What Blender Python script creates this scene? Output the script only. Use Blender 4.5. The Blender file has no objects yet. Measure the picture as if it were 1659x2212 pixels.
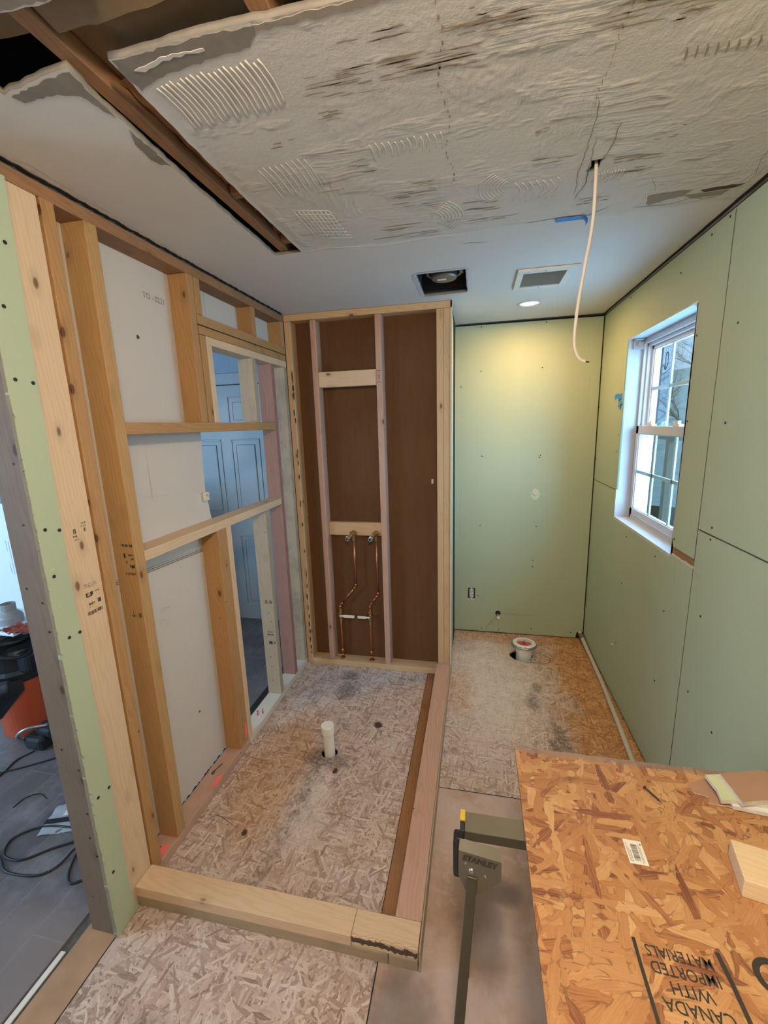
import bpy, bmesh, math, random
from mathutils import Vector, Matrix
random.seed(7)
S = bpy.context.scene
COL = S.collection
PI = math.pi

# ---------------------------------------------------------------- camera
cam = bpy.data.cameras.new('camera'); camo = bpy.data.objects.new('camera', cam); COL.objects.link(camo)
cam.sensor_fit = 'HORIZONTAL'; cam.sensor_width = 36; cam.lens = 917.7585 / 1659 * 36; cam.clip_start = .02
_r = Vector((.97782213, .20723471, -.03029282)); _f = Vector((-.20907104, .95730153, -.19965742)); _u = _r.cross(_f)
mw = Matrix(((_r.x, _u.x, -_f.x, 1.19446604), (_r.y, _u.y, -_f.y, -2.67096732), (_r.z, _u.z, -_f.z, 1.70211114), (0, 0, 0, 1)))
camo.matrix_world = mw
S.camera = camo

# ---------------------------------------------------------------- world, lights, exposure
W = bpy.data.worlds.new('sky'); S.world = W; W.use_nodes = True
bg = W.node_tree.nodes['Background']; bg.inputs[0].default_value = (.50, .74, 1.0, 1); bg.inputs[1].default_value = .55
S.view_settings.view_transform = 'Standard'; S.view_settings.look = 'None'
S.view_settings.exposure = 0.85; S.view_settings.gamma = 1; S.view_settings.use_curve_mapping = False
S.cycles.max_bounces = 6; S.cycles.diffuse_bounces = 4; S.cycles.glossy_bounces = 2; S.cycles.sample_clamp_indirect = 6

def light(name, kind, loc, power, color, rot=(0, 0, 0), **kw):
    l = bpy.data.lights.new(name, kind); l.energy = power; l.color = color
    for k, v in kw.items(): setattr(l, k, v)
    o = bpy.data.objects.new(name, l); o.location = loc; o.rotation_euler = rot; COL.objects.link(o); return o
# room lamp on the ceiling behind the camera
light('room_lamp', 'POINT', (1.25, -2.72, 2.29), 38, (1, .82, .62), shadow_soft_size=.07)
# bulb of the recessed light over the toilet
light('recessed_bulb', 'AREA', (1.505, .24, 2.385), 5.2, (1, .56, .20), shape='DISK', size=.11)
# daylight coming in through the bathroom window and through the window of the next room
light('overcast_sky_glow', 'SUN', (4, -3, 4), 3.0, (.50, .76, 1), rot=Vector((.80, -.80, .42)).to_track_quat('Z', 'Y').to_euler(), angle=math.radians(70))
light('window_daylight', 'AREA', (2.40, -.28, 1.64), 32, (.37, .67, 1), rot=(0, PI / 2, 0), shape='RECTANGLE', size=1.35, size_y=1.15)
po = light('window_portal', 'AREA', (2.24, -.24, 1.63), 1, (1, 1, 1), rot=(0, PI / 2, 0), shape='RECTANGLE', size=1.0, size_y=.82); po.data.cycles.is_portal = True
light('hall_daylight', 'AREA', (-3.3, -3.2, 1.5), 62, (.46, .73, 1), rot=(PI / 2, 0, -.35), shape='RECTANGLE', size=1.6, size_y=1.2)

# ---------------------------------------------------------------- node helpers
def sock(node, key):
    return node.outputs[key] if not isinstance(key, int) else node.outputs[key]
class NT:
    def __init__(s, name):
        s.m = bpy.data.materials.new(name); s.m.use_nodes = True; s.t = s.m.node_tree; s.N = s.t.nodes; s.b = s.N['Principled BSDF']
        s.tc = s.N.new('ShaderNodeTexCoord'); s.o = s.tc.outputs['Object']
    def put(s, inp, v):
        if isinstance(v, bpy.types.NodeSocket): s.t.links.new(v, inp)
        elif v is not None:
            if isinstance(v, (tuple, list)) and inp.type == 'RGBA' and len(v) == 3: v = (*v, 1)
            inp.default_value = v
    def n(s, typ, ins={}, out=0, **kw):
        x = s.N.new('ShaderNode' + typ)
        for k, v in kw.items(): setattr(x, k, v)
        for k, v in ins.items(): s.put(x.inputs[k], v)
        return x.outputs[out]
    def math(s, op, a, b=None, c=None, clamp=False):
        x = s.N.new('ShaderNodeMath'); x.operation = op; x.use_clamp = clamp
        s.put(x.inputs[0], a)
        if b is not None: s.put(x.inputs[1], b)
        if c is not None: s.put(x.inputs[2], c)
        return x.outputs[0]
    def mix(s, f, a, b, mode='MIX'):
        x = s.N.new('ShaderNodeMix'); x.data_type = 'RGBA'; x.blend_type = mode
        s.put(x.inputs[0], f); s.put(x.inputs[6], a); s.put(x.inputs[7], b); return x.outputs[2]
    def map(s, v, scale=(1, 1, 1), loc=(0, 0, 0), rot=(0, 0, 0)):
        return s.n('Mapping', {'Vector': v, 'Scale': scale, 'Location': loc, 'Rotation': rot})
    def noise(s, v, scale, detail=3, rough=.5, dist=0, out=0):
        return s.n('TexNoise', {'Vector': v, 'Scale': scale, 'Detail': detail, 'Roughness': rough, 'Distortion': dist}, out)
    def ramp(s, f, stops, interp='LINEAR'):
        x = s.N.new('ShaderNodeValToRGB'); x.color_ramp.interpolation = interp
        e = x.color_ramp.elements
        while len(e) < len(stops): e.new(.5)
        for i, (p, c) in enumerate(stops):
            e[i].position = p; e[i].color = (*c, 1) if len(c) == 3 else c
        s.put(x.inputs[0], f); return x.outputs[0]
    def sm(s, v, a, b):                                  # smoothstep a..b -> 0..1
        x = s.N.new('ShaderNodeMapRange'); x.interpolation_type = 'SMOOTHSTEP'
        s.put(x.inputs[0], v); x.inputs[1].default_value = a; x.inputs[2].default_value = b; return x.outputs[0]
    def xyz(s, v):
        x = s.N.new('ShaderNodeSeparateXYZ'); s.put(x.inputs[0], v); return x.outputs
    def add(s, a, b): return s.n('VectorMath', {0: a, 1: b}, operation='ADD')
    def rnd(s, k=31.):                                   # per-object random vector offset
        oi = s.N.new('ShaderNodeObjectInfo'); c = s.N.new('ShaderNodeCombineXYZ')
        for i, q in enumerate((k, k * .37, k * .71)): s.t.links.new(s.math('MULTIPLY', oi.outputs['Random'], q), c.inputs[i])
        return s.add(s.o, c.outputs[0])
    def done(s, color, rough=.7, bump=None, bs=.3, bd=.002, **kw):
        s.put(s.b.inputs['Base Color'], color); s.put(s.b.inputs['Roughness'], rough)
        if bump is not None:
            s.put(s.b.inputs['Normal'], s.n('Bump', {'Height': bump, 'Strength': bs, 'Distance': bd}))
        for k, v in kw.items(): s.put(s.b.inputs[k], v)
        return s.m

def plain(name, color, rough=.6, metal=0, var=.12, vs=14, **kw):
    s = NT(name); nz = s.noise(s.o, vs, 4)
    c = s.mix(nz, tuple(x * (1 - var) for x in color), tuple(min(1, x * (1 + var)) for x in color))
    return s.done(c, rough, bump=s.noise(s.o, vs * 14, 2), bs=.08, bd=.001, Metallic=metal, **kw)

_wc = {}
def wood(light_, dark, axis, knots=.5, tag='pine', dirt=0):
    key = (light_, dark, axis, knots, tag, dirt)
    if key in _wc: return _wc[key]
    s = NT('wood_' + tag); v = s.rnd()
    a = [1., 1., 1.]; a[axis] = .07; st = s.map(v, tuple(a))
    b = [1., 1., 1.]; b[axis] = .5; kv = s.map(v, tuple(b))
    warp = s.noise(st, 7, 3, dist=.4)
    w2 = s.noise(s.map(v, (1, 1, 1)), 3, 2)
    rings = s.n('TexWave', {'Vector': s.add(st, s.n('CombineXYZ', {0: s.math('MULTIPLY', warp, .09), 1: s.math('MULTIPLY', warp, .07), 2: s.math('MULTIPLY', w2, .05)})),
                            'Scale': 46, 'Distortion': 4.5, 'Detail': 3, 'Detail Scale': 1.5}, 1, wave_type='BANDS', bands_direction='DIAGONAL')
    fine = s.noise(st, 160, 4, .65)
    f = s.math('ADD', s.math('MULTIPLY', s.math('POWER', rings, 2.6), .34), s.math('MULTIPLY', fine, .42))
    col = s.mix(f, light_, dark)
    col = s.mix(s.math('MULTIPLY', s.noise(kv, 4, 2), .35), col, tuple(x * .72 for x in light_))
    vor = s.N.new('ShaderNodeTexVoronoi'); s.put(vor.inputs['Vector'], s.add(kv, s.n('CombineXYZ', {0: s.math('MULTIPLY', warp, .03), 1: s.math('MULTIPLY', warp, .03)}))); vor.inputs['Scale'].default_value = 13
    on = s.math('LESS_THAN', s.xyz(vor.outputs['Color'])[0], knots * .5)
    kn = s.math('MULTIPLY', on, s.math('SUBTRACT', 1, s.sm(vor.outputs['Distance'], .07, .13)))
    halo = s.math('MULTIPLY', on, s.math('SUBTRACT', 1, s.sm(vor.outputs['Distance'], .08, .36)))
    col = s.mix(s.math('MULTIPLY', halo, .30), col, tuple(x * .55 for x in dark))
    col = s.mix(s.math('MULTIPLY', kn, .85), col, (dark[0] * .22, dark[1] * .16, dark[2] * .12))
    v2 = s.N.new('ShaderNodeTexVoronoi'); s.put(v2.inputs['Vector'], v); v2.inputs['Scale'].default_value = 13
    nail = s.math('MULTIPLY', s.math('LESS_THAN', v2.outputs['Distance'], .055), s.math('LESS_THAN', s.xyz(v2.outputs['Color'])[1], .35))
    col = s.mix(s.math('MULTIPLY', nail, .8), col, (.05, .03, .02))
    if dirt:
        dn = s.sm(s.noise(s.map(v, (1, 1, 1)), 6, 5, .65), .40, .72)
        col = s.mix(s.math('MULTIPLY', dn, dirt), col, (.12, .085, .06))
    m = s.done(col, .68, bump=s.math('ADD', s.math('MULTIPLY', rings, .4), fine), bs=.16, bd=.0012)
    _wc[key] = m; return m

PINE = ((.66, .46, .27), (.47, .285, .14)); PALE = ((.70, .52, .345), (.55, .365, .215)); ORNG = ((.47, .262, .105), (.29, .138, .047))
OLD = ((.36, .185, .085), (.20, .09, .035)); PINK = ((.56, .36, .27), (.39, .215, .15)); WHITE = ((.44, .355, .25), (.32, .245, .16)); GREY = ((.215, .17, .125), (.14, .105, .075))
CURB = ((.40, .31, .20), (.29, .215, .13)); RED = ((.36, .19, .145), (.23, .11, .08)); AMB = ((.50, .30, .125), (.32, .17, .06))
def wd(c, axis, knots=.5, dirt=0): return wood(c[0], c[1], axis, knots, {id(PINE): 'pine', id(PALE): 'pale_pine', id(ORNG): 'aged_orange', id(OLD): 'old_brown', id(PINK): 'pink_fir', id(WHITE): 'white_pine', id(GREY): 'grey_pine', id(RED): 'red_fir', id(AMB): 'amber_pine', id(CURB): 'dusty_pine'}.get(id(c), 'pine'), dirt)

# oriented strand board: overlapping flakes of random direction
def strands(s, v, L, Wd, layers=6, warp=.014):
    best = None; cur = None; second = None
    for k in range(layers):
        ang = k * PI / layers + .35 * ((k * 7) % 3)
        wv = s.noise(v, 12 + k, 2, .6, out=1)
        p = s.add(v, s.n('VectorMath', {0: wv, 'Scale': warp}, operation='SCALE'))
        p = s.map(p, (1, 1, 1), (k * 3.13, k * 1.71, 0), (0, 0, ang))
        q = s.map(p, (1 / L, 1 / Wd, 1))
        vo = s.N.new('ShaderNodeTexVoronoi'); vo.voronoi_dimensions = '2D'; vo.distance = 'EUCLIDEAN'
        s.put(vo.inputs['Vector'], q); vo.inputs['Scale'].default_value = 1
        c = s.xyz(vo.outputs['Color'])
        gr = s.noise(s.map(p, (1.2 / L, 5 / Wd, 1)), 1.6, 2, .65)
        cc = s.n('CombineXYZ', {0: c[0], 1: vo.outputs['Distance'], 2: gr})
        pr = s.math('SUBTRACT', c[1], s.math('MULTIPLY', s.math('POWER', vo.outputs['Distance'], 2), .55))
        if cur is None: best, cur = pr, cc
        else:
            f = s.math('GREATER_THAN', pr, best); mn = s.math('MINIMUM', pr, best); second = mn if second is None else s.math('MAXIMUM', second, mn); best = s.math('MAXIMUM', pr, best); cur = s.mix(f, cur, cc)
    s.edge = s.math('SUBTRACT', 1, s.sm(s.math('SUBTRACT', best, second), .0, .05))
    return s.xyz(cur), best

def spot(s, v, x, y, rx, ry, ang=0, edge=.45, ns=9, amt=.55):
    p = s.map(v, (1, 1, 1), (-x, -y, 0)); p = s.n('VectorRotate', {'Vector': p, 'Angle': -ang}, rotation_type='Z_AXIS')
    p = s.map(p, (1 / rx, 1 / ry, 0))
    d = s.n('VectorMath', {0: p}, 1, operation='LENGTH')
    d = s.math('ADD', d, s.math('MULTIPLY', s.math('SUBTRACT', s.noise(v, ns, 4, .6), .5), amt * 2))
    return s.math('SUBTRACT', 1, s.sm(d, 1 - edge, 1 + edge))

def osb_floor():
    s = NT('osb_floor_dusty'); v = s.o; (val, dist, gr), best = strands(s, v, .066, .0095, 6)
    t = s.math('ADD', s.math('MULTIPLY', val, .62), s.math('MULTIPLY', gr, .62))
    clean = s.ramp(t, [(.12, (.13, .055, .025)), (.3, (.30, .14, .058)), (.55, (.42, .215, .09)), (.8, (.54, .31, .14)), (1, (.64, .42, .22))])
    dusty = s.ramp(t, [(.22, (.16, .105, .09)), (.36, (.33, .24, .205)), (.58, (.48, .38, .335)), (.85, (.60, .51, .465)), (1, (.70, .63, .59))])
    ed = s.math('MULTIPLY', s.math('MULTIPLY', s.edge, s.sm(s.noise(v, 30, 2), .40, .6)), .55)
    clean = s.mix(ed, clean, (.12, .05, .025)); dusty = s.mix(ed, dusty, (.17, .11, .09))
    X = s.xyz(v)
    n1 = s.noise(v, 2.6, 5, .62); n2 = s.noise(v, 14, 4, .6)
    nx = s.math('ADD', X[0], s.math('MULTIPLY', s.math('SUBTRACT', n1, .5), .55))
    org = s.sm(nx, 1.66, 1.82)                                                       # cleaner boards along the window wall
    org = s.math('MAXIMUM', org, s.math('MULTIPLY', spot(s, v, 1.45, .60, .45, .09), .7))
    org = s.math('MAXIMUM', org, s.math('MULTIPLY', spot(s, v, 1.10, -.15, .10, .22), .5))
    org = s.math('MAXIMUM', org, s.math('MULTIPLY', spot(s, v, .22, -.95, .17, .42), .55))
    org = s.math('MULTIPLY', org, s.math('LESS_THAN', s.math('MULTIPLY', X[1], -1), 1.6))
    f = s.math('SUBTRACT', s.math('ADD', .62, s.math('MULTIPLY', n1, .5)), s.math('MULTIPLY', org, .95), clamp=True)
    col = s.mix(f, clean, dusty)
    wh = spot(s, v, 1.33, .0, .27, .62, 0, .6, 6, .5)
    wh = s.math('MAXIMUM', wh, s.math('MULTIPLY', s.sm(s.noise(v, 5, 6, .7), .52, .74), .55))
    wh = s.math('MAXIMUM', wh, s.math('MULTIPLY', spot(s, v, .45, -1.15, .10, .2, .2), .7))
    wh = s.math('MULTIPLY', wh, s.math('SUBTRACT', 1, s.math('MULTIPLY', org, .85)))
    col = s.mix(s.math('MULTIPLY', wh, s.math('ADD', .18, s.math('MULTIPLY', n2, .75))), col, (.74, .68, .64))
    dk = s.math('MULTIPLY', s.math('MULTIPLY', spot(s, v, .415, -1.05, .035, .40, -.05, .9, 18, 1.5), s.sm(s.noise(v, 34, 4, .7), .36, .62)), .8)
    for a in ((.385, -.28, .055, .10, 0), (.37, -.12, .06, .05, 0), (1.67, -.50, .035, .14, .15), (1.63, -.60, .03, .1, 0), (1.56, -.2, .04, .08, 0), (.46, -.86, .12, .06, 0), (.30, -2.0, .12, .08, 0), (1.60, -.05, .03, .05, 0)):
        dk = s.math('MAXIMUM', dk, s.math('MULTIPLY', spot(s, v, *a, .5, 22, .8), .7))
    col = s.mix(s.math('MULTIPLY', dk, s.math('ADD', .35, s.math('MULTIPLY', s.sm(s.noise(v, 50, 4, .7), .35, .6), .65))), col, (.085, .07, .065))
    for a in ((.661, -.566, .022, .03, .4), (.52, -.93, .012, .02, 0), (.24, -1.32, .012, .015, 0)):
        col = s.mix(spot(s, v, *a, .3, 40, .5), col, (.05, .03, .025))
    return s.done(col, .62, bump=s.math('ADD', s.math('MULTIPLY', best, .7), s.math('MULTIPLY', gr, .4)), bs=.35, bd=.0015)

def osb_clean():
    s = NT('osb_clean_orange'); v = s.o; (val, dist, gr), best = strands(s, s.map(v, (1, 1, 1), (.3, .7, 0), (0, 0, .2)), .108, .0185, 7, .010)
    t = s.math('ADD', s.math('MULTIPLY', val, .66), s.math('MULTIPLY', gr, .52))
    col = s.ramp(t, [(.16, (.10, .035, .02)), (.28, (.21, .075, .035)), (.40, (.36, .155, .06)), (.60, (.425, .21, .085)), (.85, (.51, .28, .12)), (1, (.58, .37, .19))])
    col = s.mix(s.math('MULTIPLY', s.math('MULTIPLY', s.edge, s.sm(s.noise(v, 24, 2), .36, .6)), .75), col, (.17, .07, .025))
    col = s.mix(s.math('MULTIPLY', s.sm(s.noise(v, 9, 6, .7), .52, .70), .5), col, (.33, .135, .055))
    col = s.mix(s.math('MULTIPLY', s.sm(s.noise(v, 13, 6, .7), .60, .74), .4), col, (.72, .48, .27))
    X = s.xyz(v)
    edge = s.math('MULTIPLY', s.sm(s.math('ADD', X[1], s.math('MULTIPLY', s.noise(v, 20, 3), .02)), -1.590, -1.574), .7)
    col = s.mix(edge, col, (.22, .18, .17))
    return s.done(col, .55, bump=s.math('ADD', s.math('MULTIPLY', best, .7), s.math('MULTIPLY', gr, .5)), bs=.45, bd=.0015)

def plywood():
    s = NT('plywood_dusty'); v = s.o
    g = s.noise(s.map(v, (1, .18, 1)), 26, 5, .65); n1 = s.noise(v, 3.2, 5, .65); n2 = s.noise(v, 11, 5, .7)
    col = s.mix(g, (.50, .33, .235), (.33, .195, .125))
    col = s.mix(s.math('MULTIPLY', s.sm(n1, .34, .60), .7), col, (.56, .47, .44))
    col = s.mix(s.math('MULTIPLY', s.sm(n2, .52, .75), .55), col, (.62, .56, .53))
    dk = s.math('MAXIMUM', spot(s, v, 1.28, -1.36, .13, .05), spot(s, v, 1.0, -1.78, .1, .14))
    dk = s.math('MAXIMUM', dk, spot(s, v, 1.24, -1.5, .07, .14))
    col = s.mix(s.math('MULTIPLY', dk, .6), col, (.12, .105, .10))
    vo = s.N.new('ShaderNodeTexVoronoi'); s.put(vo.inputs['Vector'], v); vo.inputs['Scale'].default_value = 7
    col = s.mix(s.math('MULTIPLY', s.math('LESS_THAN', vo.outputs['Distance'], .03), .8), col, (.06, .04, .03))
    return s.done(col, .6, bump=s.math('ADD', g, n2), bs=.15, bd=.001)

def planks():
    s = NT('grey_plank_floor'); v = s.o
    r = s.n('VectorRotate', {'Vector': v, 'Angle': PI / 2}, rotation_type='Z_AXIS')
    br = s.n('TexBrick', {'Vector': s.map(r, (1, 1, 1)), 'Color1': (.115, .105, .11), 'Color2': (.17, .15, .15), 'Mortar': (.27, .25, .25), 'Scale': 1, 'Mortar Size': .0016, 'Brick Width': 1.2, 'Row Height': .15}, 0)
    g = s.noise(s.map(v, (1, .12, 1)), 30, 5, .65)
    col = s.mix(s.math('MULTIPLY', g, .5), br, (.06, .055, .06))
    col = s.mix(s.math('MULTIPLY', s.sm(s.noise(v, 4, 5, .7), .45, .75), .5), col, (.34, .31, .32))
    col = s.mix(s.math('MULTIPLY', s.math('SUBTRACT', 1, s.sm(s.math('ADD', s.xyz(v)[1], s.math('MULTIPLY', s.xyz(v)[0], -.15)), -1.75, -1.60)), .45), col, (.33, .27, .25))
    return s.done(col, .45, bump=g, bs=.12, bd=.001)

def green(name='green_board'):
    s = NT(name); v = s.o
    c = s.mix(s.noise(v, 1.6, 4), (.375, .445, .305), (.43, .50, .35))
    c = s.mix(s.math('MULTIPLY', s.sm(s.noise(v, 9, 5, .7), .60, .8), .28), c, (.55, .62, .47))
    sc = s.noise(s.map(v, (1, 1, 1), (0, 0, 0), (.7, 0, 0)), 46, 3, .6)
    c = s.mix(s.math('MULTIPLY', s.sm(sc, .68, .76), .25), c, (.62, .66, .55))
    return s.done(c, .72, bump=s.noise(v, 420, 2), bs=.06, bd=.0006)

def ceiling_mat():
    s = NT('scraped_ceiling'); v = s.o; X = s.xyz(v)
    n1 = s.noise(v, 3.5, 5, .6); n2 = s.noise(v, 40, 5, .7)
    rough_zone = s.math('MULTIPLY', s.math('SUBTRACT', 1, s.sm(s.math('ADD', X[1], s.math('MULTIPLY', s.math('SUBTRACT', n1, .5), .10)), -.91, -.87)), s.sm(X[0], .50, .53))
    col = s.mix(n1, (.56, .515, .46), (.66, .62, .565))
    col = s.mix(s.math('MULTIPLY', s.math('SUBTRACT', 1, rough_zone), .55), col, (.68, .655, .63))
    # comb marks: fine ridges running across, with brown adhesive showing between them
    wz = s.noise(v, 5, 2, out=1)
    rp = s.add(v, s.n('VectorMath', {0: wz, 'Scale': .05}, operation='SCALE'))
    st = s.noise(s.map(rp, (5, 62, 1)), 1, 3, .55)
    st2 = s.noise(s.map(rp, (62, 7, 1)), 1, 3, .55)
    patch = s.sm(s.noise(s.map(v, (1, 1.7, 1), (3.1, 1.3, 0)), 3.4, 4, .6), .50, .60)
    patch2 = s.sm(s.noise(s.map(v, (1.4, 1, 1), (7.7, 4.3, 0)), 3.2, 4, .6), .52, .62)
    br = s.math('MULTIPLY', s.math('MULTIPLY', s.sm(st, .57, .66), patch), rough_zone)
    col = s.mix(s.math('MULTIPLY', br, .55), col, (.27, .185, .115))
    h = s.math('ADD', s.math('MULTIPLY', s.math('MULTIPLY', st, patch), 1.3), s.math('MULTIPLY', s.math('MULTIPLY', st2, patch2), 1.1))
    h = s.math('MULTIPLY', h, rough_zone)
    h = s.math('ADD', h, s.math('MULTIPLY', n2, s.math('ADD', .12, s.math('MULTIPLY', rough_zone, .45))))
    return s.done(col, .85, bump=h, bs=.55, bd=.006)

M = dict(
    green=green(), ceil=ceiling_mat(), osb=osb_floor(), sheet=osb_clean(), ply=plywood(), plank=planks(),
    gyp=plain('grey_drywall_back', (.56, .51, .465), .85, var=.05, vs=3), white=plain('white_trim', (.55, .58, .63), .45, var=.03),
    vinyl=plain('white_vinyl', (.56, .58, .64), .32, var=.03), dark=plain('dark_void', (.012, .010, .009), .95), gap=plain('dark_gap', (.02, .016, .013), .95),
    chalk=plain('gypsum_core', (.62, .58, .52), .95, vs=60, var=.2), screw=plain('black_screw', (.012, .013, .012), .6), pencil=plain('pencil_mark', (.20, .20, .17), .9),
    copper=plain('copper_pipe', (.52, .20, .10), .33, metal=.9, var=.25), brass=plain('brass_fitting', (.50, .36, .17), .3, metal=.95, var=.2), chrome=plain('bright_nickel', (.72, .68, .58), .2, metal=1),
    tagw=plain('white_lever', (.80, .72, .64), .5), pvc=plain('white_pvc', (.80, .79, .74), .35, var=.05), pvcg=plain('grey_pvc', (.30, .31, .32), .5), red=plain('red_plastic', (.60, .05, .06), .4),
    zinc=plain('zinc_steel', (.42, .42, .42), .38, metal=.85, var=.2), olive=plain('painted_steel', (.062, .056, .038), .45, var=.08, metal=.2), olive2=plain('steel_plate_and_lit_top', (.135, .125, .095), .42, var=.08, metal=.25), black=plain('black_plastic', (.014, .015, .017), .45),
    yellow=plain('yellow_plastic', (.62, .42, .03), .5), ink=plain('black_ink', (.03, .028, .022), .8), edge=plain('dusty_board_edge', (.26, .235, .175), .95, vs=60, var=.2), blue=plain('blue_tape', (.05, .26, .72), .6), cable=plain('cream_cable', (.58, .50, .42), .5, var=.06),
    kraft=plain('kraft_paper', (.20, .135, .072), .85, vs=9, var=.35), fluff=plain('yellow_glass_wool', (.50, .42, .22), .95, vs=60, var=.3), deck=plain('dark_decking', (.05, .035, .022), .9),
    plas=plain('exposed_grey_plaster', (.235, .205, .170), .95, vs=26, var=.3), plas2=plain('cracked_plaster_face', (.30, .255, .205), .95, vs=40, var=.25), stain=plain('brown_adhesive', (.34, .26, .18), .95, vs=60, var=.3),
    ridge=plain('trowelled_adhesive', (.60, .555, .50), .9, vs=60, var=.1), bark=plain('bark_edge', (.085, .055, .035), .95, vs=60, var=.6), fan=plain('galvanised_fan', (.24, .23, .22), .38, metal=.7, var=.2),
    papr=plain('paper_label', (.80, .76, .70), .7), brown=plain('brown_paper', (.37, .215, .14), .85, vs=9), greenpap=plain('green_face_paper', (.56, .60, .38), .8), flpink=plain('fluorescent_pink_paint', (.95, .17, .16), .7, var=.2),
    door=plain('white_door_paint', (.33, .365, .39), .45, var=.03), wallb=plain('pale_blue_wall_paint', (.32, .40, .50), .8, var=.03), foam=plain('white_wrapped_board', (.84, .88, .92), .5, var=.02), orange=plain('orange_plastic', (.50, .085, .03), .45), rag=plain('red_cloth', (.30, .06, .04), .9),
    bluetxt=plain('grey_blue_print', (.25, .36, .48), .8), envel=plain('grey_plastic_bag', (.40, .43, .47), .35), threshold=plain('raw_board_edge', (.40, .25, .15), .7, vs=10, var=.35), debris=plain('grey_debris', (.10, .095, .09), .9, vs=80, var=.7),
    grass=plain('lawn', (.17, .26, .15), .95, vs=3, var=.4), bark2=plain('tree_bark', (.12, .10, .085), .9), house=plain('pale_siding', (.55, .58, .62), .8), hill=plain('far_woods', (.22, .28, .27), .95, vs=2, var=.4),
    pex=plain('white_pex_pipe', (.52, .50, .44), .35, var=.05), louvre=plain('white_painted_metal', (.66, .65, .62), .45, var=.04), box=plain('black_outlet_box', (.02, .02, .02), .7), ivory=plain('ivory_socket', (.62, .62, .56), .4))
def hardboard():
    s = NT('brown_hardboard'); v = s.rnd(5)
    c = s.mix(s.noise(s.map(v, (1, 1, .12)), 30, 4, .6), (.108, .050, .021), (.150, .078, .038))
    c = s.mix(s.math('MULTIPLY', s.sm(s.noise(s.map(v, (1, 1, .25)), 14, 5, .7), .58, .8), .3), c, (.28, .18, .11))
    s.b.inputs['Specular IOR Level'].default_value = .15
    return s.done(c, .8)
M['hard'] = hardboard()
def glass():
    s = NT('window_glass'); s.N.remove(s.b); out = s.N['Material Output']
    fr = s.n('LayerWeight', {'Blend': .12}, 1)
    mx = s.n('MixShader', {0: s.math('MULTIPLY', fr, .5), 1: s.n('BsdfTransparent', {'Color': (.86, .94, .97)}), 2: s.n('BsdfGlossy', {'Color': (.9, .95, 1), 'Roughness': .02})})
    s.t.links.new(mx, out.inputs[0]); return s.m
M['glass'] = glass()
def emit(name, c, st):
    s = NT(name); s.put(s.b.inputs['Emission Color'], c); s.b.inputs['Emission Strength'].default_value = st; s.put(s.b.inputs['Base Color'], (.8, .8, .8)); return s.m
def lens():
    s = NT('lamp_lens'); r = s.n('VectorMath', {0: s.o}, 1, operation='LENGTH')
    c = s.mix(s.sm(r, .030, .055), (1, .78, .46), (1, .42, .12)); s.put(s.b.inputs['Emission Color'], c)  # orange rim of the emission stands in for lamp glow on the trim
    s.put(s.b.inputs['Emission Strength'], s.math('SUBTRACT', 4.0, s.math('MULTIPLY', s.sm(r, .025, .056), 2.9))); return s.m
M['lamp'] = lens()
# ---------------------------------------------------------------- mesh helpers
def link(name, bm, mat, parent=None, smooth=False, loc=None):
    me = bpy.data.meshes.new(name); bmesh.ops.recalc_face_normals(bm, faces=bm.faces) if len(bm.faces) else None
    bm.to_mesh(me); bm.free()
    for m_ in (mat if isinstance(mat, list) else [mat]): me.materials.append(m_)
    if smooth:
        for p in me.polygons: p.use_smooth = True
    o = bpy.data.objects.new(name, me); COL.objects.link(o)
    if loc is not None: o.location = loc
    if parent is not None: o.parent = parent
    return o
def tag(o, label=None, cat=None, group=None, kind=None):
    if label: o['label'] = label
    if cat: o['category'] = cat
    if group: o['group'] = group
    if kind: o['kind'] = kind
    return o
def empty(name, loc=(0, 0, 0), label=None, cat=None, group=None, kind=None):
    o = bpy.data.objects.new(name, None); o.location = loc; o.empty_display_size = .05; COL.objects.link(o); return tag(o, label, cat, group, kind)
def box(bm, x0, x1, y0, y1, z0, z1, bev=0, mi=0):
    vs = [bm.verts.new((x, y, z)) for x in (x0, x1) for y in (y0, y1) for z in (z0, z1)]
    fs = [bm.faces.new([vs[i] for i in q]) for q in ((0, 1, 3, 2), (4, 6, 7, 5), (0, 4, 5, 1), (2, 3, 7, 6), (0, 2, 6, 4), (1, 5, 7, 3))]
    for f in fs: f.material_index = mi
    if bev:
        es = list({e for f in fs for e in f.edges}); bmesh.ops.bevel(bm, geom=es, offset=bev, segments=2, profile=.5, affect='EDGES')
    return bm
def bx(x0, x1, y0, y1, z0, z1, bev=0): return box(bmesh.new(), x0, x1, y0, y1, z0, z1, bev)
def cyl(bm, a, b, r0, r1=None, n=20, cap=True):
    a = Vector(a); b = Vector(b); r1 = r0 if r1 is None else r1; d = (b - a).normalized()
    u = d.orthogonal().normalized(); v = d.cross(u)
    A = [bm.verts.new(a + (u * math.cos(t) + v * math.sin(t)) * r0) for t in [2 * PI * i / n for i in range(n)]]
    B = [bm.verts.new(b + (u * math.cos(t) + v * math.sin(t)) * r1) for t in [2 * PI * i / n for i in range(n)]]
    for i in range(n): bm.faces.new((A[i], A[(i + 1) % n], B[(i + 1) % n], B[i]))
    if cap: bm.faces.new(A[::-1]); bm.faces.new(B)
    return bm
def lathe(bm, prof, c=(0, 0, 0), n=32, axis=None):
    rings = []
    for r, z in prof: rings.append([bm.verts.new((c[0] + r * math.cos(2 * PI * i / n), c[1] + r * math.sin(2 * PI * i / n), c[2] + z)) for i in range(n)])
    for A, B in zip(rings, rings[1:]):
        for i in range(n): bm.faces.new((A[i], A[(i + 1) % n], B[(i + 1) % n], B[i]))
    bmesh.ops.remove_doubles(bm, verts=bm.verts, dist=1e-5)
    return bm
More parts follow.
